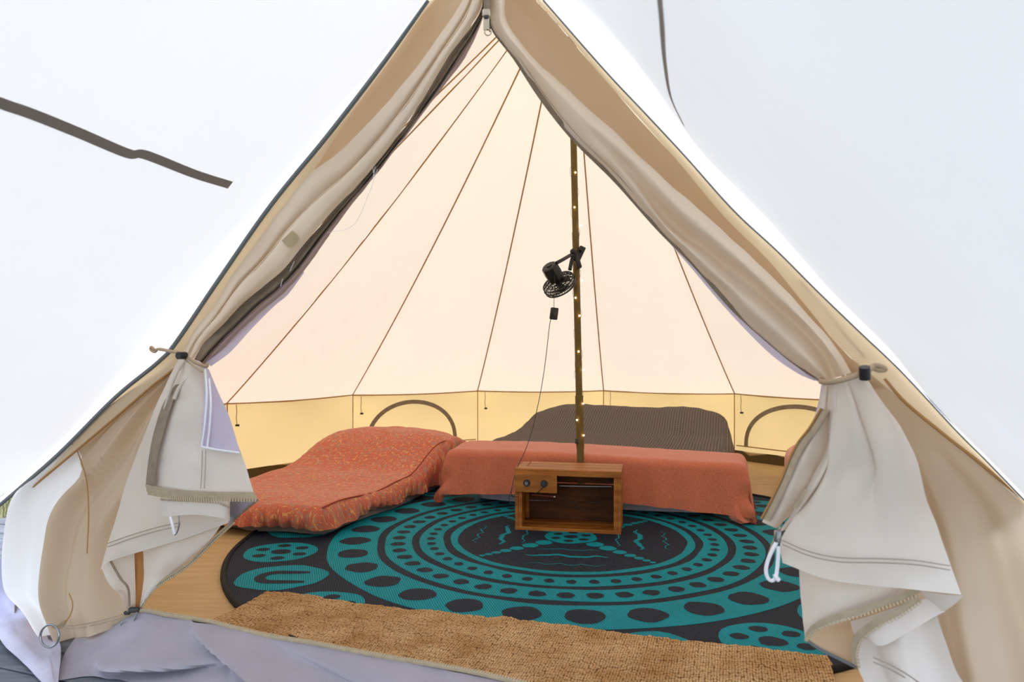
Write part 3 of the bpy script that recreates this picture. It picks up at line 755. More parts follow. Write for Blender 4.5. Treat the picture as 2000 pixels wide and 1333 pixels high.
# ================================================================ right door flap
rf = thing('door_flap', 'right canvas door flap, tied back, its wide pale skirt hanging in tiers', 'door flap', loc=P(1640, 740))
RU = [
 [(950, -60), (955, -60), (960, -62), (968, -64), (980, -66)],
 [(955, 10), (962, 10), (970, 9), (978, 8), (986, 6)],
 [(965, 55), (972, 54), (978, 53), (984, 52), (992, 50)],
 [(1008, 113), (1014, 111), (1019, 108), (1024, 105), (1030, 101)],
 [(1057, 188), (1066, 181), (1073, 175), (1082, 168), (1092, 160)],
 [(1120, 268), (1132, 258), (1143, 248), (1153, 237), (1165, 226)],
 [(1205, 353), (1219, 344), (1231, 334), (1244, 322), (1257, 311)],
 [(1285, 445), (1296, 440), (1308, 430), (1328, 410), (1347, 392)],
 [(1353, 513), (1368, 508), (1386, 494), (1404, 474), (1420, 458)],
 [(1433, 604), (1456, 590), (1478, 566), (1492, 552), (1507, 540)],
 [(1519, 684), (1545, 672), (1569, 650), (1582, 640), (1594, 632)],
 [(1568, 722), (1588, 713), (1610, 698), (1624, 691), (1637, 684)],
 [(1603, 746), (1616, 743), (1630, 739), (1646, 734), (1664, 728)]]
ER = [-.02, .045, .005, .06, .015]
ER2 = [.0, .022, .034, .036, .0]
rows = [[(r[i][0], r[i][1], (ER[i]*min(1, max(0, (k-5)/2))+ER2[i]*(1-min(1, max(0, (k-5)/2))))*(1 if k < 12 else .6)) for i in range(5)] for k, r in enumerate(RU)]
sheet('gathered_canvas', rows, M['flapw'], rf, nu=36, nv=110, wr=.005, wsc=9)
rows = []
for k, r in enumerate(RU):
    w = (9 if k < 7 else 7 if k < 10 else 4); e = ER[0] if k > 5 else .0
    rows.append([(r[0][0]-w*.5, r[0][1]+w*.5, e-.008), (r[0][0]+w*.4, r[0][1]-w*.3, e+.006)])
sheet('zip_binding', rows, M['tape'], rf, nu=5, nv=110)
line('edge_stitch', [(r[0][0]*.72+r[1][0]*.28+3, r[0][1]*.72+r[1][1]*.28-2, .018) for r in RU[2:8]], .001, M['stitch'], rf, n=80)
sheet('mosquito_net', [[(1290, 455, -.03), (1300, 458, -.02)], [(1345, 518, -.04), (1358, 510, -.03)], [(1420, 606, -.04), (1440, 600, -.03)], [(1500, 688, -.04), (1525, 682, -.03)], [(1555, 728, -.03), (1572, 720, -.03)], [(1590, 744, -.02), (1604, 744, -.02)]], M['net'], rf, nu=6, nv=30)
sheet('mosquito_net', [[(1604, 752, .0), (1612, 752, .0)], [(1600, 780, .0), (1612, 780, .0)], [(1592, 810, .0), (1608, 815, .0)], [(1583, 836, .01), (1592, 836, .01)]], M['net'], rf, nu=6, nv=16)
# skirt: three folds
sheet('left_fold', [
 [(1606, 750, .03), (1611, 750, .04), (1618, 750, .04), (1624, 750, .02)],
 [(1600, 800, .03), (1606, 800, .05), (1612, 800, .05), (1620, 805, .02)],
 [(1583, 837, .04), (1592, 842, .07), (1608, 845, .06), (1628, 850, .02)],
 [(1563, 864, .05), (1578, 872, .08), (1596, 880, .07), (1622, 885, .03)],
 [(1546, 895, .06), (1560, 905, .09), (1580, 912, .075), (1612, 912, .03)],
 [(1530, 935, .07), (1543, 943, .10), (1560, 950, .09), (1598, 952, .05)],
 [(1508, 980, .08), (1520, 988, .105), (1535, 995, .10), (1562, 992, .06)],
 [(1488, 1020, .08), (1500, 1026, .10), (1512, 1032, .095), (1520, 1034, .08)]],
 M['flap'], rf, nu=24, nv=60, wr=.006, wsc=14)
lb = [(1611, 800, .062), (1588, 838, .06), (1566, 866, .07), (1550, 896, .08), (1534, 936, .09), (1513, 980, .1), (1494, 1016, .1)]
sheet('zip_binding', [[(u-7, v-2, e-.005), (u+1, v, e+.006), (u+9, v+3, e+.012)] for u, v, e in lb], M['tapel'], rf, nu=6, nv=50)
line('zip_cord', [(u+8, v+3, e+.02) for u, v, e in lb], .002, M['stitch'], rf)
line('zip_cord', [(u-7, v-2, e) for u, v, e in lb], .0025, M['seam'], rf)
sheet('middle_fold', [
 [(1618, 750, .04), (1632, 748, .07), (1648, 746, .04)],
 [(1616, 790, .05), (1632, 790, .09), (1650, 788, .05)],
 [(1618, 830, .06), (1634, 830, .10), (1652, 828, .06)],
 [(1616, 870, .06), (1628, 872, .10), (1644, 868, .06)],
 [(1602, 905, .07), (1614, 910, .10), (1628, 905, .06)],
 [(1578, 950, .08), (1590, 955, .105), (1606, 945, .06)],
 [(1548, 995, .09), (1560, 1000, .11), (1575, 990, .07)],
 [(1522, 1036, .09), (1530, 1038, .10), (1540, 1034, .08)]],
 M['flap'], rf, nu=16, nv=50, wr=.005, wsc=14)
def fr(a, b): return (.034*math.sin(a*8.5+.2)+.012*math.sin(a*19))*math.sin(PI*min(1, .12+b*.95))*(1-b*.75)
sheet('front_skirt', [
 [(1640, 748, .05), (1648, 744, .08), (1662, 740, .08), (1678, 736, .03)],
 [(1650, 800, .06), (1664, 795, .11), (1690, 790, .10), (1708, 792, .03)],
 [(1640, 860, .07), (1668, 860, .12), (1710, 855, .13), (1748, 850, .05)],
 [(1618, 920, .08), (1665, 920, .11), (1720, 915, .14), (1776, 905, .06)],
 [(1585, 970, .09), (1650, 975, .12), (1725, 975, .14), (1797, 975, .07)],
 [(1545, 1020, .11), (1640, 1035, .13), (1740, 1040, .15), (1826, 1035, .08)],
 [(1524, 1060, .13), (1625, 1085, .14), (1750, 1095, .16), (1852, 1088, .08)],
 [(1528, 1100, .14), (1620, 1133, .145), (1760, 1150, .16), (1880, 1163, .07)]],
 M['flap'], rf, nu=50, nv=60, wr=.006, wsc=7, folds=fr)
for dv in (0, 8):
    line('hem_stitch', [(1528, 1056+dv, .16), (1580, 1078+dv, .165), (1640, 1090+dv, .17), (1720, 1092+dv, .178), (1790, 1096+dv, .165), (1855, 1106+dv, .11)], .0012, M['stitch'], rf)
sheet('inside_corner', [[(1882, 1164, .07), (1850, 1162, .06), (1800, 1156, .05)], [(1868, 1178, .06), (1845, 1180, .05), (1810, 1178, .03)], [(1850, 1192, .05), (1840, 1195, .04), (1822, 1200, .02)]], M['flap'], rf, nu=8, nv=8)
sheet('second_tier', [
 [(1560, 1100, .07), (1620, 1120, .08), (1700, 1135, .08), (1790, 1140, .05)],
 [(1562, 1150, .07), (1615, 1158, .10), (1690, 1160, .09), (1770, 1150, .05)],
 [(1567, 1205, .08), (1605, 1200, .10), (1670, 1190, .09), (1770, 1165, .05)],
 [(1573, 1250, .08), (1600, 1228, .10), (1665, 1208, .10), (1795, 1160, .06)]],
 M['flap'], rf, nu=36, nv=24, wr=.006, wsc=9)
z2 = [(1573, 1250, .085), (1590, 1232, .10), (1625, 1215, .108), (1680, 1200, .105), (1740, 1180, .085), (1798, 1158, .066)]
sheet('zip_tape', [[(u, v-13, e+.008) for u, v, e in z2], [(u, v, e+.008) for u, v, e in z2]], M['tapel'], rf, nu=40, nv=3)
teeth('zip_teeth', [(u, v+3, e+.008) for u, v, e in z2], rf, sp=.008, size=(.004, .007, .004))
sheet('inner_lining', [[(1573, 1246, .05), (1625, 1205, .03), (1790, 1150, .02)], [(1588, 1260, .04), (1640, 1240, .025), (1780, 1190, .01)], [(1625, 1280, .03), (1660, 1275, .02), (1740, 1240, .01)], [(1660, 1298, .03), (1675, 1300, .02), (1700, 1300, .01)]], M['back'], rf, nu=14, nv=20, wr=.006, wsc=12)
line('lining_zip', [(1576, 1252, .05), (1600, 1268, .045), (1640, 1288, .04), (1672, 1304, .035)], .004, M['pipe'], rf)
z3 = [(1672, 1300, .06), (1668, 1268, .065), (1680, 1240, .075), (1710, 1218, .08), (1750, 1198, .075), (1795, 1168, .06)]
sheet('third_tier', [
 [(1660, 1215, .05), (1710, 1200, .06), (1770, 1180, .05), (1830, 1165, .03)],
 [(1668, 1240, .055), (1705, 1235, .075), (1770, 1215, .06), (1845, 1185, .035)],
 [(1690, 1245, .07), (1722, 1262, .08), (1780, 1232, .065), (1845, 1195, .035)]],
 M['flap'], rf, nu=30, nv=16, wr=.005, wsc=9)
sheet('zip_tape', [[(u-7, v-4, e+.006) for u, v, e in z3], [(u+4, v+5, e+.008) for u, v, e in z3]], M['tapel'], rf, nu=40, nv=3)
teeth('zip_teeth', [(u+6, v+7, e+.008) for u, v, e in z3], rf, sp=.008, size=(.004, .006, .004))
sheet('lower_skirt', [
 [(1672, 1250, .03), (1715, 1245, .045), (1780, 1225, .04), (1825, 1195, .02)],
 [(1676, 1290, .035), (1725, 1290, .06), (1790, 1275, .04), (1845, 1250, .03)],
 [(1695, 1333, .04), (1745, 1335, .07), (1810, 1333, .05), (1875, 1325, .04)],
 [(1720, 1400, .05), (1780, 1405, .08), (1850, 1400, .06), (1930, 1390, .05)]],
 M['flap'], rf, nu=30, nv=30, wr=.01, wsc=9, folds=lambda a, b: .016*math.sin(a*11+2))
for dv in (0, 9): line('hem_stitch', [(1706, 1285+dv, .08), (1740, 1300+dv, .08), (1775, 1320+dv, .075), (1810, 1345+dv, .075)], .0014, M['stitch'], rf)
sheet('hook_patch', [[(1572, 955, .13), (1578, 958, .13)], [(1560, 975, .135), (1568, 978, .135)], [(1548, 992, .14), (1557, 995, .14)]], M['tapel'], rf, nu=3, nv=6)
# white pull loop
lp = thing('pull_loop', 'white cord loop hanging from the zip of the right door flap', 'cord', loc=P(1510, 1100, .15))
lpts = [(1518, 1058, .155), (1510, 1072, .16), (1500, 1095, .16), (1496, 1115, .16), (1500, 1130, .16), (1508, 1135, .16), (1515, 1128, .16), (1518, 1110, .16), (1520, 1085, .16), (1520, 1068, .158)]
line('loop', lpts, .0042, M['white'], lp, n=60, seg=8)
line('knot', [(1513, 1122, .163), (1517, 1130, .165), (1521, 1134, .163)], .005, M['white'], lp, n=8, seg=8)
line('zip_tail', [(1524, 1030, .14), (1516, 1045, .15), (1506, 1070, .15), (1499, 1092, .15)], .002, M['tapel'], lp)
MB().box(P(1519, 1048, .155), (.014, .012, .028), bev=.003).build('zip_slider', M['steel'], lp)
# apex zip pull
zp = thing('zip_pull', 'pewter zip slider and ring at the top of the door opening', 'zip pull', loc=P(951, 40, .06))
MB().box(P(950, 26, .06), (.022, .014, .022), bev=.004).build('slider', M['metal'], zp)
MB().box(P(950, 34, .07), (.014, .006, .012), bev=.002).build('bridge', M['dgrey'], zp)
MB().box(P(950, 47, .07), (.016, .004, .034), bev=.0015).build('tab', M['metal'], zp)
MB().torus(P(953, 63, .07), (0, 1, 0), .0085, .0016).build('ring', M['metal'], zp)
MB().box(P(957, 50, .05), (.004, .004, .034), bev=.001).build('second_tab', M['dgrey'], zp)
line('closed_zip', [(951, -60, .04), (951, -20, .045), (951, 20, .05)], .010, M['tape'], rf, n=10)

# tie cords
def tie(label, pts, tog, rad, parent_loc, tax):
    t = thing('tie_cord', label, 'cord', loc=P(*parent_loc), group=None)
    line('cord', pts, rad, M['cord'], t, n=40, seg=8)
    c = P(*tog); ax = Vector(tax).normalized()
    MB().cyl(c-ax*.014, c+ax*.014, .0115, 14).build('toggle', M['black'], t)
    return t
tl = tie('short beige tie cord with round black toggle holding the left door flap', [(312, 682, .06), (330, 686, .075), (350, 690, .085), (368, 700, .085), (385, 710, .085), (403, 716, .07), (404, 712, .03)], (355, 695, .1), .0052, (355, 695, .1), (-.4, -1, 0))
line('knot', [(303, 684, .06), (296, 678, .06), (294, 683, .06), (302, 688, .06), (308, 682, .062), (314, 684, .06)], .0045, M['cord'], tl, n=24, seg=6)
line('tail', [(360, 702, .08), (378, 715, .10), (395, 727, .11)], .003, M['cord'], tl, n=8)
tr = tie('flat beige tie cord with oblong black toggle holding the right door flap', [(1606, 742, .0), (1605, 746, .06), (1625, 746, .10), (1650, 741, .11), (1670, 734, .10), (1690, 726, .08), (1705, 718, .05)], (1689, 729, .1), .0065, (1689, 729, .1), (.2, .3, -1))
line('knot', [(1700, 718, .04), (1712, 714, .05), (1725, 718, .05), (1728, 723, .05), (1716, 724, .05), (1706, 720, .05)], .0055, M['cord'], tr, n=24, seg=6)

# ================================================================ pole, lights, fan
pole = thing('tent_pole', 'olive steel centre pole rising behind the wooden crate', 'pole', loc=(.401, 4.12, 0))
pb, pt = Vector((.401, 4.12, .0)), Vector((.333, 4.12, 3.12))
def pp(z, r=0, a=0): return pb.lerp(pt, z/3.12)+Vector((math.cos(a)*r, math.sin(a)*r, 0))
MB().cyl(pb, pp(.62), .021, 20).build('lower_tube', M['pole'], pole)
MB().cyl(pp(.40), pp(.70), .023, 20).build('sleeve', M['pole'], pole)
MB().cyl(pp(.70), pp(1.62), .0195, 20).build('middle_tube', M['pole'], pole)
MB().cyl(pp(1.62), pt, .0185, 20).build('upper_tube', M['pole'], pole)
MB().cyl(pp(1.60), pp(1.64), .0205, 20).build('joint_ring', M['pole'], pole)
MB().cyl(pp(.86), pp(.90), .0205, 20).build('joint_ring', M['pole'], pole)
MB().box(pp(.44)+Vector((-.02, -.012, 0)), (.02, .016, .03), bev=.003).build('lock_clip', M['dgrey'], pole)
MB().cyl(pb, pb+Vector((0, 0, .012)), .045, 20).build('foot', M['dgrey'], pole)
sl2 = thing('string_light', 'warm white fairy lights wound around the centre pole', 'string lights', loc=pp(1.2))
wpts = []; turns = 7; z0, z1 = .42, 2.05
for i in range(241):
    t = i/240; a = -PI/2+t*turns*2*PI; wpts.append(pp(z0+(z1-z0)*t, .0245, a))
MB().tube(wpts, .0009, 4).build('wire', M['wire'], sl2)
for (u, v) in [(1124, 337), (1122, 405), (1135, 440), (1137, 548), (1124, 582), (1132, 617), (1130, 687), (1139, 723), (1139, 789), (1127, 821), (1140, 851)]:
    q = D(u, v, 4.093); MB().ball(q, .0050, 8, 6).build('bulb', M['bulb'], sl2)

fan = thing('clip_fan', 'small black clip-on fan clamped to the centre pole', 'fan', loc=D(1100, 530, 4.0))
ax = Vector((.47, .5, -.73)).normalized(); fc = D(1090, 551, 4.0)
fx = Vector((1, .1, .75)); fx = (fx-ax*fx.dot(ax)).normalized(); fy = ax.cross(fx)
mb = MB()
mc = fc-ax*.115; prof = [(0, .038), (.006, .046), (.05, .048), (.085, .045), (.10, .036)]
mo = MB(); n = 10; vs = []; fcs = []
for d, r in prof:
    for k in range(n): a = 2*PI*(k+.5)/n; vs.append(mc+ax*d+(fx*math.cos(a)+fy*math.sin(a))*r)
for j in range(len(prof)-1):
    for k in range(n): fcs.append((j*n+k, j*n+(k+1) % n, (j+1)*n+(k+1) % n, (j+1)*n+k))
fcs.append(tuple(range(n))); fcs.append(tuple((len(prof)-1)*n+k for k in range(n))[::-1])
mo.add(vs, fcs).build('motor_housing', M['black'], fan, smooth=False)
MB().cyl(mc-ax*.006, mc+ax*.002, .016, 12).build('speed_knob', M['dgrey'], fan)
R = .094
cage = MB()
for (d, r) in ((-.012, R*.62), (-.008, R*.8), (.0, R*.97), (.018, R), (.036, R*.97), (.046, R*.75), (.048, R*.45)):
    cage.torus(fc+ax*d, ax, r, .0024 if r < R*.96 else .0042, n=40, m=6)
for k in range(36):
    a = 2*PI*k/36; rd = fx*math.cos(a)+fy*math.sin(a)
    cage.tube([fc-ax*.014+rd*.034, fc-ax*.010+rd*R*.7, fc+rd*R*.97, fc+ax*.018+rd*R, fc+ax*.036+rd*R*.97, fc+ax*.048+rd*R*.6, fc+ax*.05+rd*.02], .0016, 4)
cage.build('cage', M['black'], fan)
MB().cyl(fc+ax*.046, fc+ax*.054, .024, 20).build('badge', M['dgrey'], fan)
hub = MB().cyl(fc-ax*.005, fc+ax*.03, .017, 16).build('hub', M['dgrey'], fan)
for k in range(4):
    a0 = 2*PI*k/4; vs = []; 
    for j in range(7):
        t = j/6; r = .016+.058*t
        for w in (-1, 1):
            a = a0+w*(.28+.22*t)*.8+.3*t
            vs.append(fc+ax*(.012+w*.009)+(fx*math.cos(a)+fy*math.sin(a))*r)
    MB().add(vs, [(2*j, 2*j+1, 2*j+3, 2*j+2) for j in range(6)]).build('blade', M['dgrey'], hub)
yk = [D(1087, 514, 3.93), D(1100, 507, 3.96), D(1112, 500, 4.02), D(1118, 497, 4.05)]
MB().tube(spline(yk, 12), .010, 8).build('yoke_arm', M['black'], fan)
yk = [D(1113, 527, 4.04), D(1116, 512, 4.06), D(1119, 500, 4.06), D(1121, 490, 4.06)]
MB().tube(spline(yk, 12), .011, 8).build('yoke_arm', M['black'], fan)
MB().ball(D(1119, 492, 4.05), .017, 12, 8).build('ball_joint', M['black'], fan)
cxa = Vector((.42, 0, .9)).normalized(); cxb = Vector((-.28, 0, .96)).normalized(); yv = Vector((0, 1, 0))
MB().box(D(1132, 497, 4.08), (.036, .024, .095), (cxa.cross(yv), yv, cxa), bev=.004).build('clamp_jaw', M['black'], fan)
MB().box(D(1127, 508, 4.085), (.028, .05, .10), (cxb.cross(yv), yv, cxb), bev=.004).build('clamp_jaw', M['dgrey'], fan)
MB().box(D(1134, 487, 4.085), (.022, .07, .03), (cxa.cross(yv), yv, cxa), bev=.004).build('clamp_grip', M['black'], fan)
# fan cord with its switch box
fcrd = thing('power_cord', 'thin black power cord hanging from the fan to the crate', 'cord', loc=D(1060, 740, 3.95))
c1 = [D(1083, 535, 3.90), D(1083, 560, 3.90), D(1082, 585, 3.92), D(1082, 606, 3.94)]
line('upper_cord', c1, .0016, M['black'], fcrd, n=20)
c2 = [D(1080, 620, 3.94), D(1074, 632, 3.94), D(1066, 700, 3.93), D(1057, 760, 3.92), D(1042, 830, 3.90), D(1028, 875, 3.88), D(1012, 910, 3.84), D(1004, 935, 3.80), D(999, 958, 3.79), D(1001, 970, 3.79), D(1012, 971, 3.80)]
line('lower_cord', c2, .0019, M['black'], fcrd, n=80)
sa = Vector((.13, 0, 1)).normalized(); sbx = Vector((.95, .3, -.1)).normalized()
sbb = MB().box(D(1082, 613, 3.94), (.042, .022, .066), (sbx, sa.cross(sbx).normalized(), sa), bev=.004).build('switch_box', M['black'], fcrd)
MB().box(D(1083, 613, 3.925), (.018, .006, .03), (sbx, sa.cross(sbx).normalized(), sa), bev=.002).build('rocker_switch', M['dgrey'], sbb)

# ================================================================ crate
c0 = G(1006, 1039); c1_ = G(1213, 1049)
ca = (c1_-c0).normalized(); cb = Vector((-ca.y, ca.x, 0)); cz = Vector((0, 0, 1))
CW = (c1_-c0).length; CH = .327; CD = .25
crate = thing('wooden_crate', 'varnished wooden crate on its side with a socket panel, before the pole', 'crate', loc=(c0+c1_)/2)
def cp(x, y, z): return c0+ca*x+cb*y+cz*(z+.005)
def cbox(name, x0, x1, y0, y1, z0, z1, m=None, par=None, bev=.002):
    return MB().box(cp((x0+x1)/2, (y0+y1)/2, (z0+z1)/2), (x1-x0, y1-y0, z1-z0), (ca, cb, cz), bev=bev).build(name, m or M['wood'], par or crate, smooth=False)
T = .018
# ends: two boards each, with a gap acting as a hand slot
for x0 in (0, CW-T):
    cbox('end_board', x0, x0+T, 0, CD*.30, .0, CH); cbox('end_board', x0, x0+T, CD*.36, CD*.66, .0, CH); cbox('end_board', x0, x0+T, CD*.72, CD, .0, CH)
cbox('corner_post', T, T+.02, .0, .03, T, CH-T-.0); cbox('corner_post', CW-T-.02, CW-T, .0, .03, T, CH-T)
cbox('corner_post', T, T+.02, CD-.03, CD-.012, T, CH-T); cbox('corner_post', CW-T-.02, CW-T, CD-.03, CD-.012, T, CH-T)
for k in range(3):
    y0 = k*(CD/3)+.002; y1 = (k+1)*(CD/3)-.003
    cbox('top_board', -.002 if k < 1 else .05, CW+.002, y0, y1, CH-.012, CH+.004)
    cbox('bottom_board', T*.5, CW-T*.5, y0, y1, -.004, .012)
cbox('top_board', 0, .046, CD/3+.002, CD-.003, CH-.012, CH+.002)
cbox('front_rail', 0, CW, -.004, .012, CH-.03, CH+.002); cbox('front_rail', 0, CW, -.004, .014, -.004, .024)
for k in range(3):
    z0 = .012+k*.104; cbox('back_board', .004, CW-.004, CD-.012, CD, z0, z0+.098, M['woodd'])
sp = cbox('socket_panel', .002, .225, -.018, -.004, CH-.118, CH-.022)
for x in (.066, .158):
    cc = cp(x, -.02, CH-.068)
    s1 = MB().cyl(cc+cb*.004, cc-cb*.006, .0185, 20).build('socket', M['black'], sp)
    MB().cyl(cc-cb*.006, cc-cb*.016, .009, 14).build('socket_cap', M['steel'] if x < .1 else M['dgrey'], sp)
MB().tube([cp(.225, .1, CH-.1), cp(.36, .12, CH-.102), cp(.5, .16, CH-.106)], .0014, 5).build('inner_wire', M['white'], crate)
MB().tube(spline([cp(.16, -.03, CH-.08), cp(.14, -.03, CH-.10), cp(.12, -.022, CH-.118), cp(.10, .02, CH-.125), cp(.06, .05, CH-.13)], 20), .0022, 6).build('socket_lead', M['black'], crate)
MB().cyl(cp(.08, .06, CH-.145), cp(.20, .05, CH-.149), .0045, 8).build('plug_lead', mat('red_lead', (130, 60, 50)), crate)
MB().cyl(cp(.20, .05, CH-.149), cp(.21, .05, CH-.149), .007, 8).build('plug_tip', M['metal'], crate)
MB().tube(spline([cp(.004, -.01, CH-.08), cp(-.02, -.015, CH-.12), cp(-.03, -.01, CH-.16), cp(-.01, -.012, CH-.185), cp(.022, -.01, CH-.186)], 24), .0016, 5).build('side_lead', M['black'], crate)

# ================================================================ rug
RC = Vector((.30, 3.65, 0)); RR = 1.65
rug = thing('round_rug', 'large round teal and charcoal patterned mat on the tent floor', 'rug', loc=RC)
n = 128
mb = MB(); vs = []; prof = [(0, .012), (1.0, .012), (RR-.02, .012), (RR-.005, .010), (RR, .004)]
for r, z in prof[1:]:
    for k in range(n): a = 2*PI*k/n; vs.append(RC+Vector((r*math.cos(a), r*math.sin(a), z)))
vs.append(RC+Vector((0, 0, .012)))
f = [(len(vs)-1, k, (k+1) % n) for k in range(n)]
for j in range(3):
    for k in range(n): f.append((j*n+k, (j+1)*n+k, (j+1)*n+(k+1) % n, j*n+(k+1) % n))
mb.add(vs, f).build('rug_base', M['rugd'], rug, smooth=False)
MB().torus(RC+Vector((0, 0, .010)), (0, 0, 1), RR-.008, .013, n=128).build('rug_binding', M['rib'], rug)
teal = MB(); dark = MB()
def wob(a, s, amp=.012): return amp*noise.noise(Vector((math.cos(a)*3+s, math.sin(a)*3, s)))
def ringp(mb, r0, r1, z, seed, n=180):
    vs = []
    for k in range(n):
        a = 2*PI*k/n
        for r, sd in ((r0, seed), (r1, seed+5)):
            rr = r+wob(a, sd); vs.append(RC+Vector((rr*math.cos(a), rr*math.sin(a), z)))
    mb.add(vs, [(2*k, 2*k+1, (2*k+3) % (2*n), (2*k+2) % (2*n)) for k in range(n)])
def blob(mb, x, y, rx, ry, z, rot=0, n=20, w=.08):
    sd = random.random()*50; vs = []
    for k in range(n):
        a = 2*PI*k/n; q = 1+w*noise.noise(Vector((math.cos(a)*1.3+sd, math.sin(a)*1.3, 0)))*2
        px, py = rx*q*math.cos(a), ry*q*math.sin(a)
        vs.append(RC+Vector((x+px*math.cos(rot)-py*math.sin(rot), y+px*math.sin(rot)+py*math.cos(rot), z)))
    vs.append(RC+Vector((x, y, z))); mb.add(vs, [(k, (k+1) % n, n) for k in range(n)])
def pol(r, a): a = math.radians(a); return r*math.cos(a), r*math.sin(a)
Z1, Z2, Z3 = .0130, .0138, .0146
ringp(teal, .976, 1.205, Z1, 1); ringp(teal, .803, .937, Z1, 2); ringp(teal, .649, .765, Z1, 3); ringp(teal, .572, .612, Z1, 4)
for k in range(30): x, y = pol(1.085, 4+12*k); blob(dark, x, y, .074, .070, Z2, n=18)
for k in range(48): x, y = pol(.87, 1.5+7.5*k); blob(dark, x, y, .036, .033, Z2, n=12, w=.12)
for k in range(48): x, y = pol(.707, 3+7.5*k); blob(dark, x, y, .0225, .026, Z2, n=10, w=.12)
def flower(x, y, R, rot=0):
    blob(teal, x, y, R, R*.97, Z1, n=28, w=.05); blob(dark, x, y, R*.28, R*.24, Z2, n=14)
    for k in range(6):
        a = rot+k*PI/3; blob(dark, x+R*.62*math.cos(a), y+R*.62*math.sin(a), R*.19, R*.16, Z2, n=12)
flower(0, 0, .132, .3)
for c in (217, 307, 37, 127):
    r = .178
    for s in (.044, .042, .034, .028, .023, .019, .015):
        x, y = pol(r, c); blob(teal, x, y, s, s*.93, Z1, n=14); r += s*1.95
def wavy(c, dist, half, wd, amp, k=6):
    a = math.radians(c); dv = Vector((math.cos(a), math.sin(a), 0)); tv = Vector((-dv.y, dv.x, 0)); vs = []; N = 36
    for i in range(N+1):
        t = i/N*2-1; off = dist+amp*math.sin(t*k)+.35*amp*math.sin(t*k*2.3+1); w = wd*(1-.7*abs(t)**3)
        for sg in (-1, 1): vs.append(RC+dv*(off+sg*w/2)+tv*half*t+Vector((0, 0, Z1)))
    teal.add(vs, [(2*i, 2*i+1, 2*i+3, 2*i+2) for i in range(N)])
for c in (262, 352, 82, 172):
    wavy(c, .235, .15, .008, .008); wavy(c, .34, .19, .026, .012); wavy(c, .47, .18, .007, .010, 11)
def ushape(x, y, rot):
    blob(teal, x, y, .185, .165, Z1, rot, n=28, w=.07)
    for (r0, mb_, z, w) in ((.095, dark, Z2, .045),):
        vs = []; N = 26
        for i in range(N+1):
            t = i/N
            if t < .3: px, py = .10-.13*(t/.3), .062
            elif t < .7:
                a = PI/2+PI*(t-.3)/.4; px, py = -.03+.062*math.cos(a), .062*math.sin(a)
            else: px, py = -.03+.14*((t-.7)/.3), -.062
            vs.append((px, py))
        out = []
        for i, (px, py) in enumerate(vs):
            a = vs[max(i-1, 0)]; b = vs[min(i+1, N)]; tx, ty = b[0]-a[0], b[1]-a[1]; l = math.hypot(tx, ty); nx, ny = -ty/l, tx/l
            ww = w/2*(1-.5*abs(2*i/N-1)**4)
            for sg in (-1, 1):
                qx, qy = px+nx*ww*sg, py+ny*ww*sg
                out.append(RC+Vector((x+qx*math.cos(rot)-qy*math.sin(rot), y+qx*math.sin(rot)+qy*math.cos(rot), z)))
        mb_.add(out, [(2*i, 2*i+1, 2*i+3, 2*i+2) for i in range(N)])
for a in (191, 224, 293, 30, 125, 62, 95, 326, 259, 158): x, y = pol(1.415, a); flower(x, y, .168, a*.02)
for a in (207, 309, 46, 141, 14, 342, 276, 242, 110, 78, 174): x, y = pol(1.418, a); ushape(x, y, 0 if a == 207 else math.radians(a-200))
ot = teal.build('teal_pattern', M['rugt'], rug, smooth=False); ot['kind'] = 'stuff'
ot = dark.build('charcoal_pattern', M['rugd'], rug, smooth=False); ot['kind'] = 'stuff'

# ================================================================ jute mat
m0 = G(522, 1152, .03); m1 = G(1618, 1277, .03)
ma = (m1-m0); ML = ma.length; ma.normalize(); mbv = Vector((ma.y, -ma.x, 0)); MWD = .52
NU, NV = 380, 96
vs = []; 
for j in range(NV+1):
    for i in range(NU+1):
        x = ML*i/NU; y = MWD*j/NV
        rowi = y/.017; col = x/.015+(.5 if int(rowi) % 2 else 0)
        h = .5*abs(math.sin(PI*rowi))**.6+.5*abs(math.sin(PI*col))**.7
        wv = .010*noise.noise(Vector((x*3, y*4, 0)))+.006*noise.noise(Vector((x*9, y*9, 5)))
        ex = .010*noise.noise(Vector((x*12, 3, 0)))*(1-j/NV)+.008*noise.noise(Vector((y*14, 8, 0)))*0
        z = .022+.003*h+wv+.004*noise.noise(Vector((x*60, y*60, 0)))
        bx = 0
        if abs(x-.98) < .05 : z += .010*math.cos((x-.98)/.05*PI/2)*(1-j/NV*.6)
        ed = min(i, NU-i, j, NV-j)
        if ed == 0: z = .014
        p = m0+ma*(x+.012*noise.noise(Vector((y*10, 1, 4)))*(1 if i in (0, NU) else 0))+mbv*(y+ex); p.z = z; vs.append(p)
mb = MB(); mb.add(vs, [(j*(NU+1)+i, (j+1)*(NU+1)+i, (j+1)*(NU+1)+i+1, j*(NU+1)+i+1) for j in range(NV) for i in range(NU)])
jm = mb.build('jute_mat', M['jute'], uvs=[(ML*i/NU, MWD*j/NV) for j in range(NV+1) for i in range(NU+1)]); jm['label'] = 'long woven brown jute doormat lying inside the zipped sill'; jm['category'] = 'doormat'

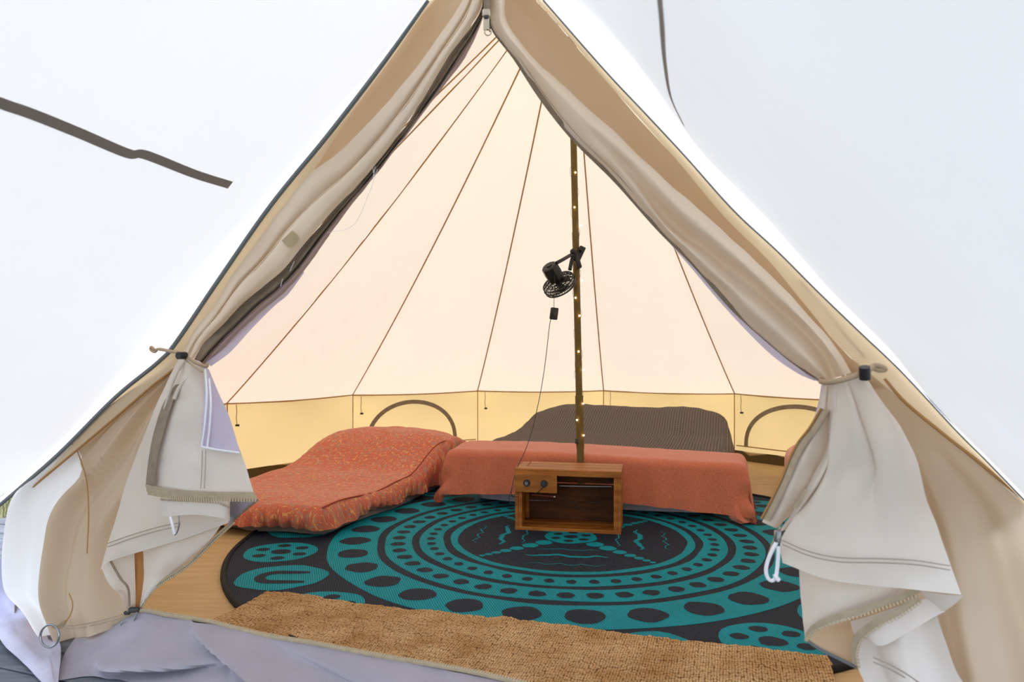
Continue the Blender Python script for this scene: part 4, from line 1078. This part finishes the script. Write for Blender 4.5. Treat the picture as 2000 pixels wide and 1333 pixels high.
# ================================================================ beds
def cushion(name, o, ax_, ay_, Lx, Ly, zfun, zlow, m, parent, N=90, corner=.12, ruf=.0, rufn=60, rfun=None, uvs=2.0, edge=.16):
    """soft slab: o = corner on the floor; ax_, ay_ unit axes; wraps down its sides to zlow"""
    vs = []; uv = []
    for j in range(N+1):
        for i in range(N+1):
            p = 2*i/N-1; q = 2*j/N-1; mm = max(abs(p), abs(q))
            # rounded-square direction
            if mm > 0:
                dp, dq = p/mm, q/mm
                cp_ = dp*math.sqrt(max(0, 1-corner*dq*dq)); cq_ = dq*math.sqrt(max(0, 1-corner*dp*dp))
                # keep flat middles
                k = 1/ (1-corner*min(abs(dp), abs(dq))**4*.0+0)
            else: cp_ = cq_ = 0
            inn = 1-edge
            if mm <= inn:
                s = mm/inn; ph = 0
            else: s = 1; ph = (mm-inn)/edge
            rx = Lx/2-.07; ry = Ly/2-.07
            x = Lx/2+cp_*s*rx; y = Ly/2+cq_*s*ry
            zt = zfun(x/Lx, y/Ly)
            out = 0; z = zt
            if ph > 0:
                per = math.atan2(cq_*Ly, cp_*Lx)
                a = min(1, ph*2.2)
                out = .07*math.sin(a*PI/2); drop = .07*(1-math.cos(a*PI/2))
                z = zt-drop
                if ph > 1/2.2:
                    b = (ph-1/2.2)/(1-1/2.2); z = (zt-.07)*(1-b)+zlow*b
                    out += -.012*b*b
                rr = ruf*math.sin(per*rufn+2*math.sin(per*7))*min(1, ph*1.6)
                out += rr
                if rfun: out += rfun(per, ph)
                nx, ny = cp_, cq_
                l = math.hypot(nx, ny); x += nx/l*out; y += ny/l*out
            w = Vector(o)+ax_*x+ay_*y; w.z = z
            if ph <= .9: w.z += .010*noise.noise(w*5)+.005*noise.noise(w*14)
            vs.append(w); uv.append((x/uvs*1.0+ (p*.05 if ph else 0), y/uvs+(q*.08*ph)))
    mb = MB(); mb.add(vs, [(j*(N+1)+i, j*(N+1)+i+1, (j+1)*(N+1)+i+1, (j+1)*(N+1)+i) for j in range(N) for i in range(N)])
    return mb.build(name, m, parent, uvs=uv)
def sst(a, b, x): x = max(0, min(1, (x-a)/(b-a))); return x*x*(3-2*x)
# --- double bed
ba = Vector((.957, -.29, 0)); bb = Vector((.29, .957, 0)); bo = Vector((-.34, 4.49, 0))
BW, BL_ = 1.66, 1.92
bed = thing('double_mattress', 'low double bed behind the pole, made up in grey waffle and coral', 'bed', loc=bo+ba*BW/2+bb*BL_/2)
cushion('mattress', bo+ba*.03+bb*.03, ba, bb, BW-.06, BL_-.06, lambda x, y: .30, .018, M['sheet'], bed, N=50, uvs=1)
blk = thing('grey_blanket', 'dark grey waffle blanket over the double bed and its pillows', 'blanket', loc=bo+ba*BW/2+bb*BL_/2+Vector((0, 0, .34)))
def zb(x, y):
    return .335+.155*sst(.60, .86, y)*(1-.75*abs(2*x-1)**5)*(1-.12*math.cos(2*PI*(x-.0)*2)*0)+.01*math.sin(x*9)*sst(.5, .8, y)
o = cushion('blanket', bo, ba, bb, BW, BL_, zb, .13, M['waffle'], blk, N=110, ruf=.003, rufn=30, uvs=1)
# throw over the foot
thr = thing('coral_throw', 'coral woven throw across the foot of the double bed', 'throw', loc=bo+ba*BW/2+Vector((0, 0, .35)))
NU, NV = 150, 60; vs = []; uv = []
Wd = BW+.03
for j in range(NV+1):
    for i in range(NU+1):
        s = -.30+(Wd+.60)*i/NU; t = .30-(.30+.30)*j/NV      # across; from the top towards the front
        t += .02*math.sin(s*2.2)
        ds = max(0, -s, s-Wd); dt = max(0, -t)
        sx = min(max(s, 0), Wd); ty = max(t, 0)
        r = .045
        def drop(d):
            if d <= 0: return 0, 0
            a = min(d/r, PI/2)
            if d < r*PI/2: return r*math.sin(a), r*(1-math.cos(a))
            return r, r+(d-r*PI/2)
        os_, zs = drop(ds); ot, zt_ = drop(dt)
        if zs > 0 and zt_ > 0:
            z_ = max(zs, zt_)+.35*min(zs, zt_); f_ = .6
        else: z_ = max(zs, zt_); f_ = 1
        fl_ = z_*.10+.012*math.sin(s*26+2*math.sin(s*5))*min(1, z_*4)*(1 if dt > 0 else 0)+.014*math.sin(t*40)*min(1, z_*4)*(1 if ds > 0 else 0)
        x = sx+(os_+ (fl_ if ds > 0 else 0))*(1 if s > 0 else -1); y = ty-(ot+(fl_ if dt > 0 else 0))
        top = .358+.008*math.sin(s*3)-.012*sst(.2, .0, t)
        w = bo+ba*(x-.015)+bb*(y-.012)
        z = top-z_; z = max(z, .022+.004*math.sin(s*30)); 
        w.z = z+.004*noise.noise(Vector((s*9, t*9, 0))); vs.append(w); uv.append((s, t))
mb = MB(); mb.add(vs, [(j*(NU+1)+i, (j+1)*(NU+1)+i, (j+1)*(NU+1)+i+1, j*(NU+1)+i+1) for j in range(NV) for i in range(NU)])
mb.build('throw_cloth', M['throw'], thr, uvs=uv)
fr_ = MB()
for i in range(150):
    for edge in (0, NU):
        pass
for side in (0, NU):
    for j in range(2, NV, 1):
        p = Vector(vs[j*(NU+1)+side])
        if p.z < .05: continue
        sg = -1 if side == 0 else 1
        q = p+ba*sg*random.uniform(.0, .02)+bb*random.uniform(-.01, .01)+Vector((0, 0, -random.uniform(.03, .07)))
        q.z = max(q.z, .018)
        fr_.tube([p, (p+q)/2+ba*sg*.006, q], .0022, 4)
ofr = fr_.build('fringe', M['fringe'], thr); ofr['kind'] = 'stuff'
# trailing corner on the right
sheet('trailing_corner', [[G(1418, 985, .10), G(1436, 985, .12), G(1450, 975, .14)], [G(1425, 1012, .04), G(1442, 1010, .06), G(1456, 1000, .07)], [G(1446, 1024, .02), G(1458, 1022, .03), G(1470, 1020, .018)]], M['throw'], thr, nu=10, nv=12)

# --- left single bed
la = Vector((-.942, .335, 0)); lb_ = Vector((.335, .942, 0)); lo = Vector((-.955, 3.60, 0))
s1 = thing('single_mattress', 'thin grey single mattress at the left beneath the patterned duvet', 'mattress', loc=lo+la*.5+lb_*.95)
cushion('mattress', lo+la*.0+lb_*.01, la, lb_, .98, 1.88, lambda x, y: .09, .018, M['matt'], s1, N=50, uvs=1, edge=.1)
d1 = thing('patterned_duvet', 'rust duvet with small sprig pattern on the left mattress, humped over a pillow', 'duvet', loc=lo+la*.5+lb_*.95+Vector((0, 0, .1)))
def zd(x, y):
    return .165+.22*sst(.50, .80, y)*(1-.4*abs(2*x-1)**4)-.08*sst(.86, 1, y)+.012*math.sin(y*15)*(1-sst(.4, .6, y))
cushion('duvet', lo-la*.04-lb_*.05, la, lb_, 1.06, 2.0, zd, .055, M['duvet'], d1, N=200, corner=.05, ruf=.015, rufn=70, uvs=1, edge=.2, rfun=lambda a, ph: .03*math.sin(a*11)*ph*ph)
e0 = [lo-la*.02-lb_*.03+la*.03+lb_*(.05+1.7*k/16)+Vector((0, 0, zd(.05, .03+.93*k/16)-.004)) for k in range(17)]
MB().tube(spline(e0, 60), .004, 6).build('edge_seam', mat('duvet_piping', (150, 66, 44)), d1)
# --- right single bed
ro = Vector((1.75, 4.58, 0)); ra = Vector((.80, .60, 0)); rb = Vector((-.0, 1, 0)); ra = Vector((.94, -.34, 0)); rb = Vector((.34, .94, 0))
s2 = thing('single_mattress', 'thin grey single mattress mostly hidden at the right behind the door flap', 'mattress', loc=ro+ra*.35+rb*.5)
cushion('mattress', ro+ra*.03+rb*.03, ra, rb, .66, .98, lambda x, y: .09, .005, M['matt'], s2, N=30, uvs=1)
d2 = thing('pink_duvet', 'salmon pink duvet at the right, half hidden behind the tied door flap', 'duvet', loc=ro+ra*.35+rb*.5+Vector((0, 0, .1)))
cushion('duvet', ro, ra, rb, .74, 1.02, lambda x, y: .24+.08*math.sin(PI*x)*math.sin(PI*y), .06, M['pink'], d2, N=70, corner=.3, ruf=.004, rufn=24, uvs=1)

# ================================================================ grass outside on the left
gb = MB()
for k in range(4200):
    x = random.uniform(-5.6, -2.75); y = random.uniform(3.3, 8.5)
    if (x-CX)**2+(y-CY)**2 < 3.36**2 and True:
        x -= 0.0
        if random.random() < .85: continue
    h = random.uniform(.10, .28); a = random.uniform(0, 2*PI); l = random.uniform(.03, .16)
    b0 = Vector((x, y, -.14)); tip = b0+Vector((math.cos(a)*l, math.sin(a)*l, h)); mid = b0.lerp(tip, .5)+Vector((0, 0, h*.15))
    w = Vector((-math.sin(a), math.cos(a), 0))*.004
    gb.add([b0-w, b0+w, mid-w*.8, mid+w*.8, tip], [(0, 1, 3, 2), (2, 3, 4)])
og2 = gb.build('grass', M['grass'], smooth=False); og2['kind'] = 'stuff'; og2['label'] = 'dry tufted grass outside at the left edge'; og2['category'] = 'grass'
